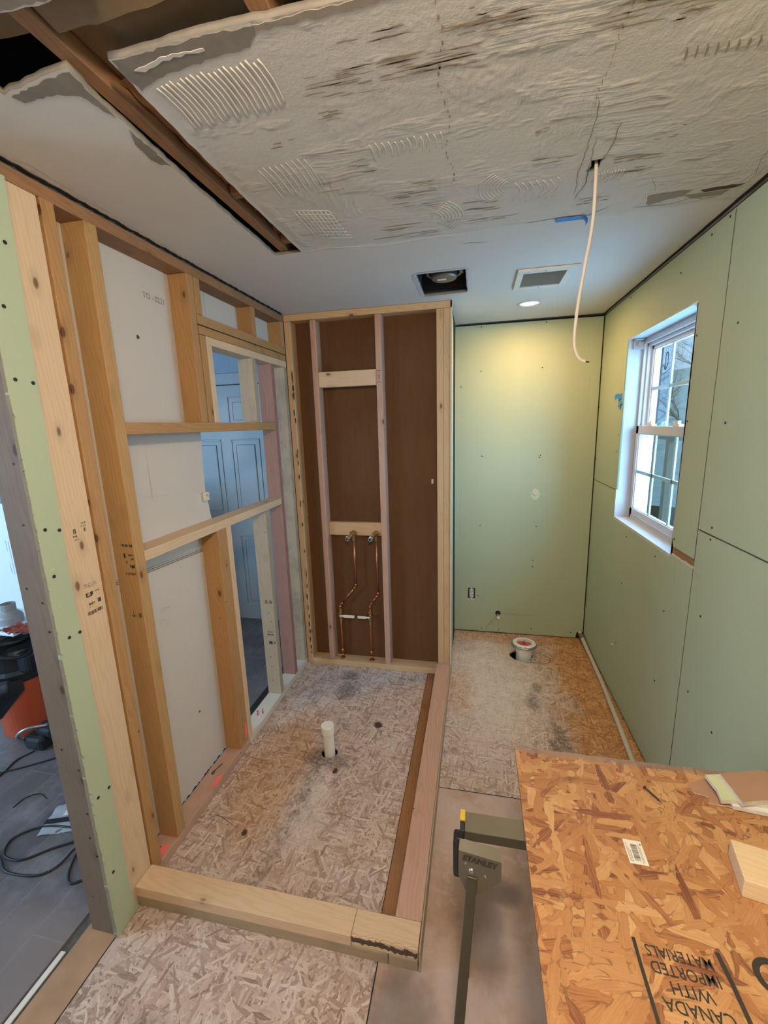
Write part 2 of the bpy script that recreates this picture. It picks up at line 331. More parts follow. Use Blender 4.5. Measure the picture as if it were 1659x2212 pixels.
def spline(pts, k=8):
    P = [Vector(p) for p in pts]; P = [P[0] * 2 - P[1]] + P + [P[-1] * 2 - P[-2]]; out = []
    for i in range(1, len(P) - 2):
        for j in range(k):
            t = j / k; a, b, c, d = P[i - 1:i + 3]
            out.append(.5 * ((2 * b) + (c - a) * t + (2 * a - 5 * b + 4 * c - d) * t * t + (3 * b - 3 * c + d - a) * t ** 3))
    return out + [P[-2]]
def tube(bm, pts, r, n=8, flat=1.0, up=Vector((0, 0, 1))):
    prev = None; N = len(pts); pts = [Vector(p) for p in pts]
    for i, p in enumerate(pts):
        d = (pts[min(i + 1, N - 1)] - pts[max(i - 1, 0)]).normalized()
        u = up.cross(d); u = (d.orthogonal() if u.length < 1e-3 else u).normalized(); v = d.cross(u)
        ring = [bm.verts.new(p + u * math.cos(2 * PI * k / n) * r + v * math.sin(2 * PI * k / n) * r * flat) for k in range(n)]
        if prev:
            for k in range(n): bm.faces.new((prev[k], prev[(k + 1) % n], ring[(k + 1) % n], ring[k]))
        else: bm.faces.new(ring[::-1])
        prev = ring
    bm.faces.new(prev); return bm
def outline(name, loops, thick, frame, mat, parent=None, jitter=0):
    """plate with holes: 2-D loops (outer first) filled and given thickness; frame maps (u,v,w) to the room"""
    cu = bpy.data.curves.new(name, 'CURVE'); cu.dimensions = '2D'; cu.fill_mode = 'BOTH'; cu.extrude = thick / 2
    for lp in loops:
        sp = cu.splines.new('POLY'); sp.points.add(len(lp) - 1); sp.use_cyclic_u = True
        for q, (a, b) in zip(sp.points, lp): q.co = (a, b, 0, 1)
    t = bpy.data.objects.new('t', cu); COL.objects.link(t)
    dg = bpy.context.evaluated_depsgraph_get(); me = bpy.data.meshes.new_from_object(t.evaluated_get(dg)); COL.objects.unlink(t); bpy.data.objects.remove(t); bpy.data.curves.remove(cu)
    for v in me.vertices: v.co = Vector(frame(v.co.x, v.co.y, v.co.z + thick / 2))
    bm = bmesh.new(); bm.from_mesh(me); bmesh.ops.remove_doubles(bm, verts=bm.verts, dist=1e-5); bpy.data.meshes.remove(me)
    return link(name, bm, mat, parent)
def rag(pts, step=.02, amp=.003, closed=False):
    out = []; n = len(pts)
    for i in range(n if closed else n - 1):
        a = Vector(pts[i]); b = Vector(pts[(i + 1) % n]); L = (b - a).length; k = max(1, int(L / step)); nn = Vector((-(b - a).y, (b - a).x)).normalized() if L > 0 else Vector((0, 0))
        for j in range(k):
            q = a.lerp(b, j / k)
            if j: q = q + nn * random.uniform(-amp, amp)
            out.append((q.x, q.y))
    if not closed: out.append(tuple(pts[-1]))
    return out
def ribbon(bm, pts, w, nrm, lift=.0008, taper=True):
    nrm = Vector(nrm); P = [Vector(p) + nrm * lift for p in pts]; prev = None; N = len(P)
    for i, p in enumerate(P):
        d = (P[min(i + 1, N - 1)] - P[max(i - 1, 0)]).normalized(); s_ = d.cross(nrm) * w / 2
        if taper and i in (0, N - 1): s_ *= .3
        c = (bm.verts.new(p + s_), bm.verts.new(p - s_))
        if prev: bm.faces.new((prev[0], prev[1], c[1], c[0]))
        prev = c
    return bm
def poly(bm, pts): bm.faces.new([bm.verts.new(p) for p in pts]); return bm
def disc(bm, c, nrm, r, n=10):
    nrm = Vector(nrm); u = nrm.orthogonal().normalized(); v = nrm.cross(u); c = Vector(c)
    bm.faces.new([bm.verts.new(c + (u * math.cos(2 * PI * i / n) + v * math.sin(2 * PI * i / n)) * r) for i in range(n)]); return bm
def text(name, body, loc, U, V, size, mat, parent, sx=1., align='CENTER', bold=0.0, space=1.0):
    c = bpy.data.curves.new('t', 'FONT'); c.body = body; c.size = size; c.align_x = align; c.align_y = 'CENTER'; c.offset = bold; c.space_character = space; c.resolution_u = 3
    t = bpy.data.objects.new('t', c); COL.objects.link(t); dg = bpy.context.evaluated_depsgraph_get()
    me = bpy.data.meshes.new_from_object(t.evaluated_get(dg)); COL.objects.unlink(t); bpy.data.objects.remove(t); bpy.data.curves.remove(c)
    U = Vector(U).normalized(); V = Vector(V).normalized(); O = Vector(loc)
    for v in me.vertices: v.co = O + U * v.co.x * sx + V * v.co.y
    me.name = name; me.materials.clear(); me.materials.append(mat)
    o = bpy.data.objects.new(name, me); COL.objects.link(o)
    if parent is not None:
        o.parent = parent; o.matrix_parent_inverse = Matrix.Translation(parent.location).inverted()
    return o
def child(name, bm, mat, parent, smooth=False):           # room-space mesh under a parent that may have its own origin
    o = link(name, bm, mat, None, smooth); o.parent = parent; o.matrix_parent_inverse = Matrix.Translation(parent.location).inverted(); return o
def board(name, label, cat, x0, x1, y0, y1, z0, z1, c, group=None, knots=.5, dirt=0, bev=.0022, axis=None, wob=0):
    dims = (x1 - x0, y1 - y0, z1 - z0); ax = dims.index(max(dims)) if axis is None else axis
    cx, cy, cz = (x0 + x1) / 2, (y0 + y1) / 2, (z0 + z1) / 2
    bm = bx(x0 - cx, x1 - cx, y0 - cy, y1 - cy, z0 - cz, z1 - cz, bev)
    o = link(name, bm, wd(c, ax, knots, dirt), None, loc=(cx, cy, cz)); return tag(o, label, cat, group)
def screws(parent, pts, nrm, r=.0045):
    first = None
    for p in pts:
        if first is None:
            bm = bmesh.new(); cyl(bm, (0, 0, 0), Vector(nrm) * .0012, r, n=10); first = link('screw', bm, M['screw']); o = first
        else: o = first.copy(); COL.objects.link(o)
        o.location = p; o.parent = parent; o.matrix_parent_inverse = Matrix.Translation(parent.location).inverted()

H = 2.4; WX = 2.043; BY = .667
# ================================================================ SETTING: floor
fl = empty('floor', kind='structure')
def circ(x, y, r, n=20, j=0): return [(x + math.cos(2 * PI * i / n) * (r + random.uniform(-j, j)), y + math.sin(2 * PI * i / n) * (r + random.uniform(-j, j))) for i in range(n)]
up = lambda u, v, w: (u, v, w - .018)
outline('osb_panel', [[(-.0, -3.4), (.903, -3.4), (.903, -.9365), (2.06, -.9365), (2.06, .70), (-.0, .70)], circ(.452, -.815, .044, j=.002), circ(1.545, .345, .082, j=.006)], .018, up, M['osb'], fl)
link('plywood_panel', bx(.905, 2.06, -3.4, -.9385, -.018, 0), M['ply'], fl)
link('threshold_board', bx(-.122, -.0015, -3.4, -1.0, -.02, .0), M['threshold'], fl)
bm = bmesh.new(); box(bm, .889, .945, -1.57, -.0, 0, .0035, .0008)
link('filler_strip', bm, wd(OLD, 1, .5, .6), fl)
bm = bmesh.new(); ribbon(bm, [(.888, -1.57, 0), (.888, -.8, 0), (.888, -.001, 0)], .004, (0, 0, 1), .0008, False)
ribbon(bm, [(.9475, -1.57, .0035), (.9475, -.001, .0035)], .006, (0, 0, 1), .0008, False)
ribbon(bm, [(.05, -1.262, 0), (.10, -1.27, 0), (.19, -1.305, 0)], .003, (0, 0, 1))
ribbon(bm, rag([(.0, -3.3), (.0, -1.62)], .03, .0006) and [(0, -3.3, 0), (0, -1.62, 0)], .004, (0, 0, 1), .0008, False)
ribbon(bm, [(.905, -3.3, 0), (.905, -.94, 0)], .004, (0, 0, 1), .0008, False); ribbon(bm, [(1.04, -.9375, 0), (2.04, -.9375, 0)], .004, (0, 0, 1), .0008, False)
link('panel_seam', bm, M['gap'], fl)
link('crawl_space', bx(-.2, 2.2, -3.5, .8, -.12, -.1), M['dark'], fl)
fl2 = tag(link('floor', bx(-4.2, -.165, -3.5, .66, -.03, -.006), M['plank']), kind='structure')
link('debris_gap', bx(-.166, -.121, -3.4, -1.7, -.03, -.012), M['debris'], fl)
# round patch of board beside the flange
bm = bmesh.new(); pts = [(1.60, .40), (1.69, .385), (1.745, .33), (1.735, .275), (1.69, .25), (1.62, .255), (1.57, .245)]
for a, b in zip(pts, pts[1:]): ribbon(bm, [(a[0], a[1], 0), (b[0], b[1], 0)], .0045, (0, 0, 1), .0008, False)
link('cut_line', bm, M['bark'], fl)

# ================================================================ SETTING: ceiling
cl = empty('ceiling', kind='structure')
cross = rag([(.225, -1.812), (.30, -1.825), (.412, -1.836)], .02, .003)
slotL = rag([(.412, -1.836), (.400, -1.76), (.392, -1.60), (.384, -1.40), (.380, -.878)], .018, .0022)
slotB = [(.380, -.876), (.494, -.880)]
slotR = rag([(.495, -.882), (.490, -1.3), (.492, -1.6), (.501, -1.832)], .02, .0016)
farE = rag([(.501, -1.832), (.56, -1.832), (.72, -1.838), (.85, -1.834), (1.20, -1.832)], .02, .002)
hole = cross + slotL[1:] + slotB[1:] + slotR + farE[1:] + [(1.205, -2.03)] + rag([(.62, -2.03), (.60, -1.957), (.50, -1.948), (.407, -1.952), (.225, -2.0)], .02, .003)
fan = rag([(.905, -.476), (1.139, -.482), (1.139, -.128), (.905, -.118)], .03, .0015, True)
ch = [(1.497, -1.235), (1.503, -1.206), (1.494, -1.183), (1.512, -1.178), (1.527, -1.196), (1.524, -1.222), (1.533, -1.240), (1.514, -1.236)]
cz = lambda u, v, w: (u, v, H + w)
cb = outline('plaster_board', [[(-4.2, -3.5), (2.10, -3.5), (2.10, .72), (-4.2, .72)], hole, fan, ch, circ(1.505, .24, .058, 28)], .013, cz, [M['ceil'], M['plas']], cl)
for p in cb.data.polygons:
    if abs(p.normal.z) < .5: p.material_index = 1
link('attic_deck', bx(-4.3, 2.3, -3.6, .9, 2.60, 2.62), M['deck'], cl)
for x in (.400, .800, -.02, 1.25, 1.65): link('joist', bx(x, x + .037, -3.5, .7, 2.4135, 2.55, .002), wd(ORNG if x in (.402, .797) else OLD, 1, .4, .3), cl)
for y in (-1.31, -.955): link('blocking', bx(.44, .797, y, y + .035, 2.42, 2.52, .002), wd(OLD, 0, .4), cl)
# torn kraft paper and batts above the opening
def crumple(x0, x1, y0, y1, z, dz, nx=26, ny=18, sag=None):
    bm = bmesh.new(); from mathutils import noise as N
    g = [[bm.verts.new((x0 + (x1 - x0) * i / nx, y0 + (y1 - y0) * j / ny, z + dz * (N.noise(Vector((i * .33, j * .55, z * 40 + x0))) + .5 * N.noise(Vector((i * .9, j * 1.1, 3))) + .25 * abs(N.noise(Vector((i * 2.1, j * .4, 9))))) - (sag(i / nx, j / ny) if sag else 0))) for j in range(ny + 1)] for i in range(nx + 1)]
    for i in range(nx):
        for j in range(ny): bm.faces.new((g[i][j], g[i + 1][j], g[i + 1][j + 1], g[i][j + 1]))
    return bm
link('kraft_facing', crumple(.442, .80, -2.25, -1.70, 2.447, .010, 16, 14, sag=lambda a, b: .010 * math.sin(a * 4)), M['kraft'], cl, True)
link('kraft_facing', crumple(.446, .74, -2.25, -1.880, 2.425, .008, 14, 10, sag=lambda a, b: .008 * math.sin(a * 3 + 1)), M['kraft'], cl, True)
link('kraft_facing', crumple(.443, .60, -1.74, -1.33, 2.438, .010), wd(OLD, 1, 0), cl, True)
link('kraft_facing', crumple(.443, .60, -1.27, -.98, 2.445, .03), M['kraft'], cl, True)
link('kraft_facing', crumple(.05, .398, -2.2, -1.868, 2.44, .008, 10, 8), M['kraft'], cl, True)
link('kraft_facing', crumple(.80, 1.25, -2.25, -1.85, 2.45, .012, 12, 10), M['kraft'], cl, True)
bm = bmesh.new()
for (x, y, k) in ((.745, -1.905, .05), (.715, -1.915, .03), (.835, -1.90, .04), (.86, -1.89, .03)):
    for q in range(26):
        a = Vector((x + random.uniform(-.012, .012), y + random.uniform(-.008, .008), 2.46)); tube(bm, spline([a, a + Vector((random.uniform(-.012, .012), .004, -.02)), a + Vector((random.uniform(-.018, .018), .006, -k * random.uniform(.5, 1.1)))], 3), .0022, 4)
link('glass_wool_tuft', bm, M['fluff'], cl, True)
# bare plaster where paint came away, at its own small relief
def patch(name, pts, mat, z=-.0012, rg=True):
    bm = bmesh.new(); P = rag(pts, .012, .003, True) if rg else pts
    a = [bm.verts.new((x, y, H + z)) for x, y in P]; f = bm.faces.new(a); r_ = bmesh.ops.extrude_face_region(bm, geom=[f])
    for v in r_['geom']:
        if isinstance(v, bmesh.types.BMVert): v.co.z = H - .0001
    bmesh.ops.triangulate(bm, faces=bm.faces); return link(name, bm, mat, cl)
patch('bare_plaster', [(.506, -1.830), (.501, -1.79), (.506, -1.752), (.56, -1.772), (.69, -1.787), (.775, -1.792), (.797, -1.812), (.800, -1.829), (.72, -1.834), (.56, -1.829)], M['plas'])
patch('bare_plaster', [(.80, -1.831), (.80, -1.818), (.96, -1.815), (1.19, -1.822), (1.19, -1.83)], M['plas2'])
patch('bare_plaster', [(.235, -1.806), (.245, -1.785), (.33, -1.788), (.372, -1.772), (.392, -1.70), (.398, -1.77), (.406, -1.828), (.33, -1.822)], M['plas'])
patch('bare_plaster', [(.390, -1.66), (.378, -1.638), (.362, -1.60), (.357, -1.55), (.366, -1.525), (.388, -1.515), (.389, -1.55)], M['plas'])
patch('bare_plaster', [(.225, -2.0), (.405, -1.956), (.52, -1.951), (.60, -1.961), (.60, -1.99), (.46, -1.985), (.40, -1.972), (.30, -2.0)], M['plas'])
patch('bare_plaster', [(1.739, -.926), (1.726, -.984), (1.76, -.990), (1.82, -.992), (1.853, -.985), (1.84, -.95), (1.79, -.935), (1.753, -.915)], M['plas2'])
patch('bare_plaster', [(1.88, -.975), (1.93, -.982), (1.995, -.985), (1.98, -.965), (1.90, -.958)], M['bark'])
patch('bare_plaster', [(1.84, -.955), (1.90, -.955), (1.97, -.955), (1.96, -.925), (1.88, -.925)], M['plas2'])
patch('bare_plaster', [(.53, -1.800), (.60, -1.815), (.69, -1.812), (.69, -1.806), (.60, -1.807), (.55, -1.792)], M['chalk'], -.0022)
# edge of the skim coat
bm = bmesh.new()
for pts in ([(.495, -.872), (.60, -.888), (.70, -.873), (.83, -.852), (1.0, -.868), (1.14, -.862)],):
    P = [Vector((x, y, H)) for x, y in pts]; tube(bm, spline(P, 6), .0022, 6, .4)
link('skim_edge', bm, M['ridge'], cl, True)
# trowel combs
bm = bmesh.new(); bs_ = bmesh.new(); zc = Vector((0, 0, -1))
def comb(x0, x1, ya, yb, n, r, bend=.0, slope=0., mat=None):
    r *= .8
    for i in range(n):
        x = x0 + (x1 - x0) * i / (n - 1); k = math.sin(PI * i / (n - 1)) * .3 + .7
        ys = ya + random.uniform(-.006, .006) + slope * (x - x0); ye = yb + random.uniform(-.012, .012) + slope * (x - x0)
        P = [Vector((x + bend * math.sin(t * PI) + random.uniform(-.0006, .0006), ys + (ye - ys) * t, H)) for t in [j / 8 for j in range(9)]]
        tube(bm, P, r, 6, .75)
        if random.random() < .6: q = random.randint(0, 4); ribbon(bs_, [p + Vector(((x1 - x0) / n / 2, 0, 0)) for p in P[q:q + 4]], r * .55, zc, .0006)
comb(.540, .775, -1.755, -1.625, 20, .0026, .006, -.03)
comb(.60, .74, -1.44, -1.29, 9, .0016, .004, -.1)
comb(.92, 1.10, -1.46, -1.40, 12, .0022, .004)
comb(1.52, 1.60, -1.165, -1.115, 12, .0022, .004)
comb(1.30, 1.42, -1.17, -1.06, 7, .0022, .02)
for i in range(9):
    t = i / 8; P = [Vector((.60 + .02 * t + .11 * s_, -1.20 + .22 * t + .03 * s_, H)) for s_ in (0, .33, .66, 1)]; tube(bm, P, .0018, 5, .7)
    P = [Vector((.60 + .014 * i, -1.20 + .02 * s_ * 10 + .004 * i, H)) for s_ in (0, .33, .66, 1)]; tube(bm, P, .0018, 5, .7)
for i in range(7):                                            # swirl left by the trowel
    R_ = .05 + .012 * i; P = [Vector((1.02 + R_ * math.cos(a), -1.02 + R_ * 1.1 * math.sin(a), H)) for a in [-.9 + .22 * j for j in range(9)]]; tube(bm, P, .0018, 5, .7)
    R_ = .04 + .011 * i; P = [Vector((1.30 + R_ * math.cos(a), -1.16 + R_ * math.sin(a), H)) for a in [2.3 + .22 * j for j in range(9)]]; tube(bm, P, .0016, 5, .7)
link('trowel_ridges', bm, M['ridge'], cl, True)
# brown adhesive streaks
regs = [(.80, 1.00, -1.70, -1.63, 16), (.99, 1.20, -1.70, -1.645, 22), (1.10, 1.31, -1.745, -1.715, 9), (1.16, 1.21, -1.77, -1.74, 4), (1.37, 1.61, -1.71, -1.66, 14), (1.50, 1.59, -1.67, -1.64, 4),
        (1.32, 1.36, -1.42, -1.37, 5), (1.63, 1.69, -1.36, -1.29, 6), (1.55, 1.70, -1.24, -1.20, 9), (1.57, 1.70, -1.17, -1.14, 7), (1.50, 1.61, -1.02, -.98, 9), (1.14, 1.29, -1.12, -1.03, 8),
        (.79, .92, -1.60, -1.57, 5), (.92, 1.10, -1.28, -1.10, 14), (.84, .93, -1.42, -1.32, 5), (.91, 1.08, -1.765, -1.745, 5), (1.33, 1.45, -1.29, -1.25, 6), (.64, .76, -1.53, -1.50, 3), (1.11, 1.25, -.775, -.76, 2), (1.14, 1.36, -.99, -.93, 4), (.80, 1.1, -1.0, -.90, 6)]
for x0, x1, y0, y1, n in regs:
    for _ in range(n):
        L = (x1 - x0) * random.uniform(.15, .5); x = random.uniform(x0, x1 - L); y = random.uniform(y0, y1); w = random.uniform(.0014, .0042)
        ribbon(bs_, [Vector((x + L * j / 5, y + random.uniform(-.0012, .0012) - .02 * L * j / 5, H)) for j in range(6)], w, zc, .0009)
for a in range(9): x = 1.585 + a * .018; ribbon(bs_, [Vector((x, -1.585 + .001 * a, H)), Vector((x + .006, -1.565, H)), Vector((x + .008, -1.55, H))], .005, zc, .0009)
for a in range(22): y = -1.80 + a * .026 + random.uniform(-.006, .006); x = 1.117 + .008 * math.sin(a * .7); ribbon(bs_, [Vector((x, y, H)), Vector((x + random.uniform(-.003, .003), y + .006, H)), Vector((x, y + random.uniform(.008, .018), H))], random.uniform(.0015, .006), zc, .0009)
for a in range(14): y = -1.56 + a * .022; ribbon(bs_, [Vector((1.447 + .004 * math.sin(a), y - .2, H)), Vector((1.449, y - .185, H))], .004, zc, .0009)
link('adhesive_streaks', bs_, M['stain'], cl)
bm = bmesh.new()
for pts, w in (([(1.502, -1.21), (1.508, -1.106), (1.495, -1.025)], .002), ([(1.523, -1.221), (1.534, -1.281), (1.529, -1.382), (1.503, -1.390)], .002), ([(1.351, -.894), (1.42, -.897), (1.46, -.899), (1.568, -.892), (1.60, -.92), (1.626, -.945)], .0028),
               ([(1.70, -.915), (1.753, -.906), (1.809, -.900), (1.85, -.915), (1.88, -.932), (1.91, -.91), (1.963, -.923)], .0025), ([(1.508, -1.106), (1.491, -1.273), (1.484, -1.34)], .0015), ([(1.489, -1.056), (1.475, -1.2), (1.464, -1.423), (1.452, -1.49)], .0016), ([(1.75, -.94), (1.80, -.955), (1.85, -.95)], .004), ([(1.95, -1.2), (1.97, -1.1), (2.0, -1.02)], .0012), ([(1.70, -1.1), (1.735, -1.01)], .0012)):
    ribbon(bm, [Vector((x + random.uniform(-.002, .002), y, H)) for x, y in rag(pts, .02, .003)], w, zc, .0011)
link('crack', bm, M['pencil'], cl)
bm = bmesh.new()                                              # torn paper along the left wall
ribbon(bm, [Vector((x, y, H)) for x, y in rag([(.028, -1.64), (.022, -1.4), (.018, -1.2), (.016, -.98)], .02, .003)], .022, zc, .0012)
link('torn_paper', bm, M['chalk'], cl)
bm = bmesh.new()
ribbon(bm, [Vector((x, y, H)) for x, y in rag([(.003, -1.9), (.003, -.02)], .014, .0035)], .018, zc, .0016, False)
ribbon(bm, [Vector((x, y, H)) for x, y in rag([(2.036, -3.3), (2.036, .655)], .05, .001)], .015, zc, .0012, False)
ribbon(bm, [Vector((x, y, H)) for x, y in rag([(1.052, .660), (2.04, .660)], .05, .0015)], .015, zc, .0012, False)
link('dark_joint', bm, M['gap'], cl)
bm = bmesh.new(); F = [(.905, -.476), (1.139, -.482), (1.139, -.128), (.905, -.118), (.905, -.476)]
for a, b in zip(F, F[1:]):
    A = Vector((*a, H)); B = Vector((*b, H)); c_ = Vector((1.022, -.30, H)); mid = (A + B) / 2; o_ = (mid - c_).normalized() * .012
    ribbon(bm, rag([tuple((A + o_).xy), tuple((B + o_).xy)], .02, .002) and [Vector((x, y, H)) for x, y in rag([tuple((A + o_).xy), tuple((B + o_).xy)], .02, .002)], .018, zc, .0015, False)
link('cut_edge', bm, M['white'], cl)

# ================================================================ SETTING: walls
# window wall (right): four sheets of green board over a dark backing
wr = empty('wall_right', kind='structure')
fr = lambda u, v, w: (WX + .0127 - w, u, v)
L1 = [(.664, .018), (.664, 1.268), (.164, 1.268), (.166, 1.096)] + rag([(.166, 1.096), (-.640, 1.096)], .025, .003)[1:] + rag([(-.640, 1.096), (-.66, 1.116), (-.75, 1.112), (-.849, 1.117)], .015, .003)[1:] + [(-.849, .018)]
outline('drywall_sheet', [L1], .0127, fr, M['green'], wr)
L2 = [(.664, 1.272), (.664, 2.386), (-.849, 2.386), (-.849, 1.147), (-.662, 1.146)] + rag([(-.662, 1.146), (-.646, 1.19), (-.655, 1.5), (-.660, 1.8), (-.652, 2.145)], .03, .0025)[1:] + rag([(-.652, 2.145), (.158, 2.142)], .03, .002)[1:] + [(.158, 1.272)]
outline('drywall_sheet', [L2], .0127, fr, M['green'], wr)
link('drywall_sheet', bx(WX, WX + .0127, -3.4, -.855, .018, 1.268), M['green'], wr)
link('drywall_sheet', bx(WX, WX + .0127, -3.4, -.855, 1.273, 2.386), M['green'], wr)
bm = bmesh.new(); Z0, Z1, Y0, Y1 = 1.08, 2.16, -.66, .18
box(bm, WX + .013, WX + .20, -3.5, Y0, -.1, 2.6); box(bm, WX + .013, WX + .20, Y1, .80, -.1, 2.6); box(bm, WX + .013, WX + .20, Y0, Y1, -.1, Z0); box(bm, WX + .013, WX + .20, Y0, Y1, Z1, 2.6)
link('framing_backing', bm, M['dark'], wr)
link('window_stud', bx(WX + .004, WX + .09, -.90, -.645, 1.105, 1.155, .002), wd(OLD, 1, .4, .4), wr)
link('window_stud', bx(WX + .002, WX + .05, -.672, -.640, 1.10, 2.15, .002), wd(OLD, 2, .4, .2), wr)
bm = bmesh.new()
for pts, w in (([(-.70, 1.10), (-.705, 1.03), (-.71, .98)], .0016), ([(-.85, 1.11), (-.91, 1.08)], .003), ([(-.853, 1.27), (-.853, 1.15)], .003), ([(.22, 2.37), (.222, 2.25), (.218, 2.16)], .001), ([(-.72, 2.38), (-.722, 2.2)], .001), ([(.12, 1.09), (.118, 1.03)], .0015), ([(.5, 2.35), (.498, 2.2)], .0008), ([(-.45, 1.08), (-.46, 1.04)], .0012)):
    ribbon(bm, [Vector((WX, y, z)) for y, z in pts], w, (-1, 0, 0), .0006)
link('pencil_line', bm, M['pencil'], wr)
bm = bmesh.new()
for pts in ([(-.8515, .02), (-.852, 1.11)], [(-.852, 1.14), (-.852, 2.38)], [(.66, 1.27), (.17, 1.27)], [(-.86, 1.2705), (-3.3, 1.2705)]):
    ribbon(bm, [Vector((WX, y, z)) for y, z in rag(pts, .025, .0014)], .0036, (-1, 0, 0), .0006, False)
link('sheet_joint', bm, M['bark'], wr)
bm = bmesh.new()
ribbon(bm, [Vector((WX, y, z)) for y, z in rag([(-.66, 1.111), (-.85, 1.113)], .012, .003)], .008, (-1, 0, 0), .0007, False); ribbon(bm, [Vector((WX, y, z)) for y, z in rag([(.17, 1.093), (-.64, 1.093)], .02, .002)], .006, (-1, 0, 0), .0007, False)
ribbon(bm, [Vector((WX, y, z)) for y, z in rag([(-.656, 1.2), (-.664, 2.12)], .03, .002)], .004, (-1, 0, 0), .0007, False)
link('torn_edge', bm, M['chalk'], wr)
screws(wr, [(WX, y, z) for y, z in ((-.947, 2.001), (-.668, 2.012), (-.948, 1.675), (-.668, 1.681), (-.948, 1.299), (-.948, 1.255), (-.667, 1.18), (-.493, 1.047), (-.079, .752), (-.643, .834), (-.946, .951), (-.626, .471), (-.925, .615), (-1.113, .577), (-.089, 1.036), (.195, 1.601), (.20, 1.50), (.655, 2.046), (.655, 1.78), (.655, 1.42), (.655, .829), (-.818, 2.371), (-.701, 2.359), (-.466, 2.301), (.163, 2.368), (-.063, .365), (.650, .3))], (-1, 0, 0))
bm = bmesh.new(); cyl(bm, (WX - .001, -.02, .33), (WX - .010, -.02, .325), .010, .004, 8); link('paper_tear', bm, M['greenpap'], wr)

wb = empty('wall_back', kind='structure')
fb = lambda u, v, w: (u, BY + w, v)
outline('drywall_sheet', [[(1.030, .012), (1.985, .008), (1.992, .055), (2.040, .06), (2.040, 2.384), (1.030, 2.388)], [(1.148, .292), (1.205, .292), (1.205, .384), (1.148, .384)]], .0127, fb, M['green'], wb)
link('framing_backing', bx(1.0, 2.25, BY + .013, BY + .14, -.1, 2.6), M['dark'], wb)
link('corner_gap', bx(2.036, WX, BY - .0015, BY + .0, .06, 2.385), M['gap'], wb)
bm = bmesh.new()
for pts, w in (([(1.284, .176), (1.45, .178), (1.68, .172)], .003), ([(1.39, .28), (1.392, .01)], .0028), ([(1.386, .17), (1.33, .09), (1.279, .02)], .0035), ([(1.97, 1.99), (1.972, 1.90)], .003), ([(1.965, 1.83), (1.967, 1.73)], .002), ([(1.386, .168), (1.55, .164)], .003), ([(1.44, .83), (1.50, .835)], .0015), ([(1.35, .43), (1.365, .45)], .0015)):
    ribbon(bm, [Vector((x, BY, z)) for x, z in pts], w, (0, -1, 0), .0006)
link('pencil_line', bm, M['pencil'], wb)
screws(wb, [(x, BY, z) for x, z in ((1.226, 2.069), (1.653, 2.071), (1.238, 1.451), (1.248, 1.449), (1.657, 1.435), (1.665, 1.45), (1.236, .908), (1.655, .909), (1.64, .584), (1.641, .637), (1.23, .318), (1.26, .036), (1.40, .033), (1.649, .062), (1.224, 2.374), (1.667, 2.372), (1.95, .05))], (0, -1, 0))
bm = bmesh.new(); disc(bm, (1.083, BY - .0008, 1.965), (0, -1, 0), .007); link('stain', bm, M['pencil'], wb)
# filled anchor: torn paper around a plug
an = empty('paper_tear', (1.641, BY, 1.16)); an.parent = wb
bm = bmesh.new(); n_ = 14; vs = [bm.verts.new((.032 * math.cos(2 * PI * i / n_) * random.uniform(.8, 1.15), -.0012, .042 * math.sin(2 * PI * i / n_) * random.uniform(.8, 1.15))) for i in range(n_)]; bm.faces.new(vs); link('torn_face', bm, M['greenpap'], an)
bm = bmesh.new(); cyl(bm, (-.006, -.001, .012), (-.006, -.007, .012), .019, .017, 12); cyl(bm, (-.006, -.007, .012), (-.006, -.0085, .012), .004, .004, 8); link('plug', bm, M['chalk'], an)

# brown hardboard behind the shower valves, return wall beside it
ws = empty('wall_shower', kind='structure')
link('hardboard_sheet', bx(.0, 1.04, .0895, .094, .02, 2.398), M['hard'], ws)
link('hardboard_backing', bx(-.10, 1.04, .0945, .65, -.02, 2.398), M['dark'], ws)
def slab(x0, x1, x2, x3, y0, y1, z0, z1):
    bm = bmesh.new(); v = [bm.verts.new(p) for z in (z0, z1) for p in ((x0, y0, z), (x1, y0, z), (x3, y1, z), (x2, y1, z))]
    for q in ((0, 1, 2, 3), (4, 7, 6, 5), (0, 4, 5, 1), (1, 5, 6, 2), (2, 6, 7, 3), (3, 7, 4, 0)): bm.faces.new([v[i] for i in q])
    return bm
link('return_drywall', slab(1.0412, 1.0495, 1.020, 1.0300, -.004, BY, .0, 2.36), M['chalk'], ws)
link('return_face', slab(1.0496, 1.0506, 1.0301, 1.0311, -.003, BY, .0, 2.36), M['green'], ws)
link('return_gap', slab(1.0415, 1.0500, 1.021, 1.0306, .0, BY, 2.361, 2.398), M['gap'], ws)
link('grey_tear', bx(.915, .928, .086, .0893, 1.32, 1.35), M['chalk'], ws)

# left partition: grey drywall of the far room seen between the studs
wl = empty('wall_left', kind='structure')
fx = lambda u, v, w: (-.0895 - w, u, v)
edge = rag([(-.836, 1.78), (-.836, 1.69), (-.845, 1.552), (-.851, 1.44), (-.848, 1.394), (-.828, 1.385), (-.842, 1.37), (-.826, 1.278), (-.86, 1.20), (-.90, 1.1), (-.905, .05)], .03, .002)
outline('drywall_sheet', [[(-1.74, .046)] + [(-1.74, 2.399), (-.695, 2.399), (-.695, 2.19), (-.86, 2.19)] + edge], .0125, fx, M['gyp'], wl)
link('drywall_sheet', bx(-.102, -.0895, -.692, .0, 2.14, 2.399), M['gyp'], wl)
bm = bmesh.new(); ribbon(bm, [Vector((-.0895, -.6935, 2.15)), Vector((-.0895, -.6935, 2.39))], .003, (1, 0, 0)); ribbon(bm, [Vector((-.0895, -1.56, 1.336)), Vector((-.0895, -1.40, 1.33))], .0012, (1, 0, 0))
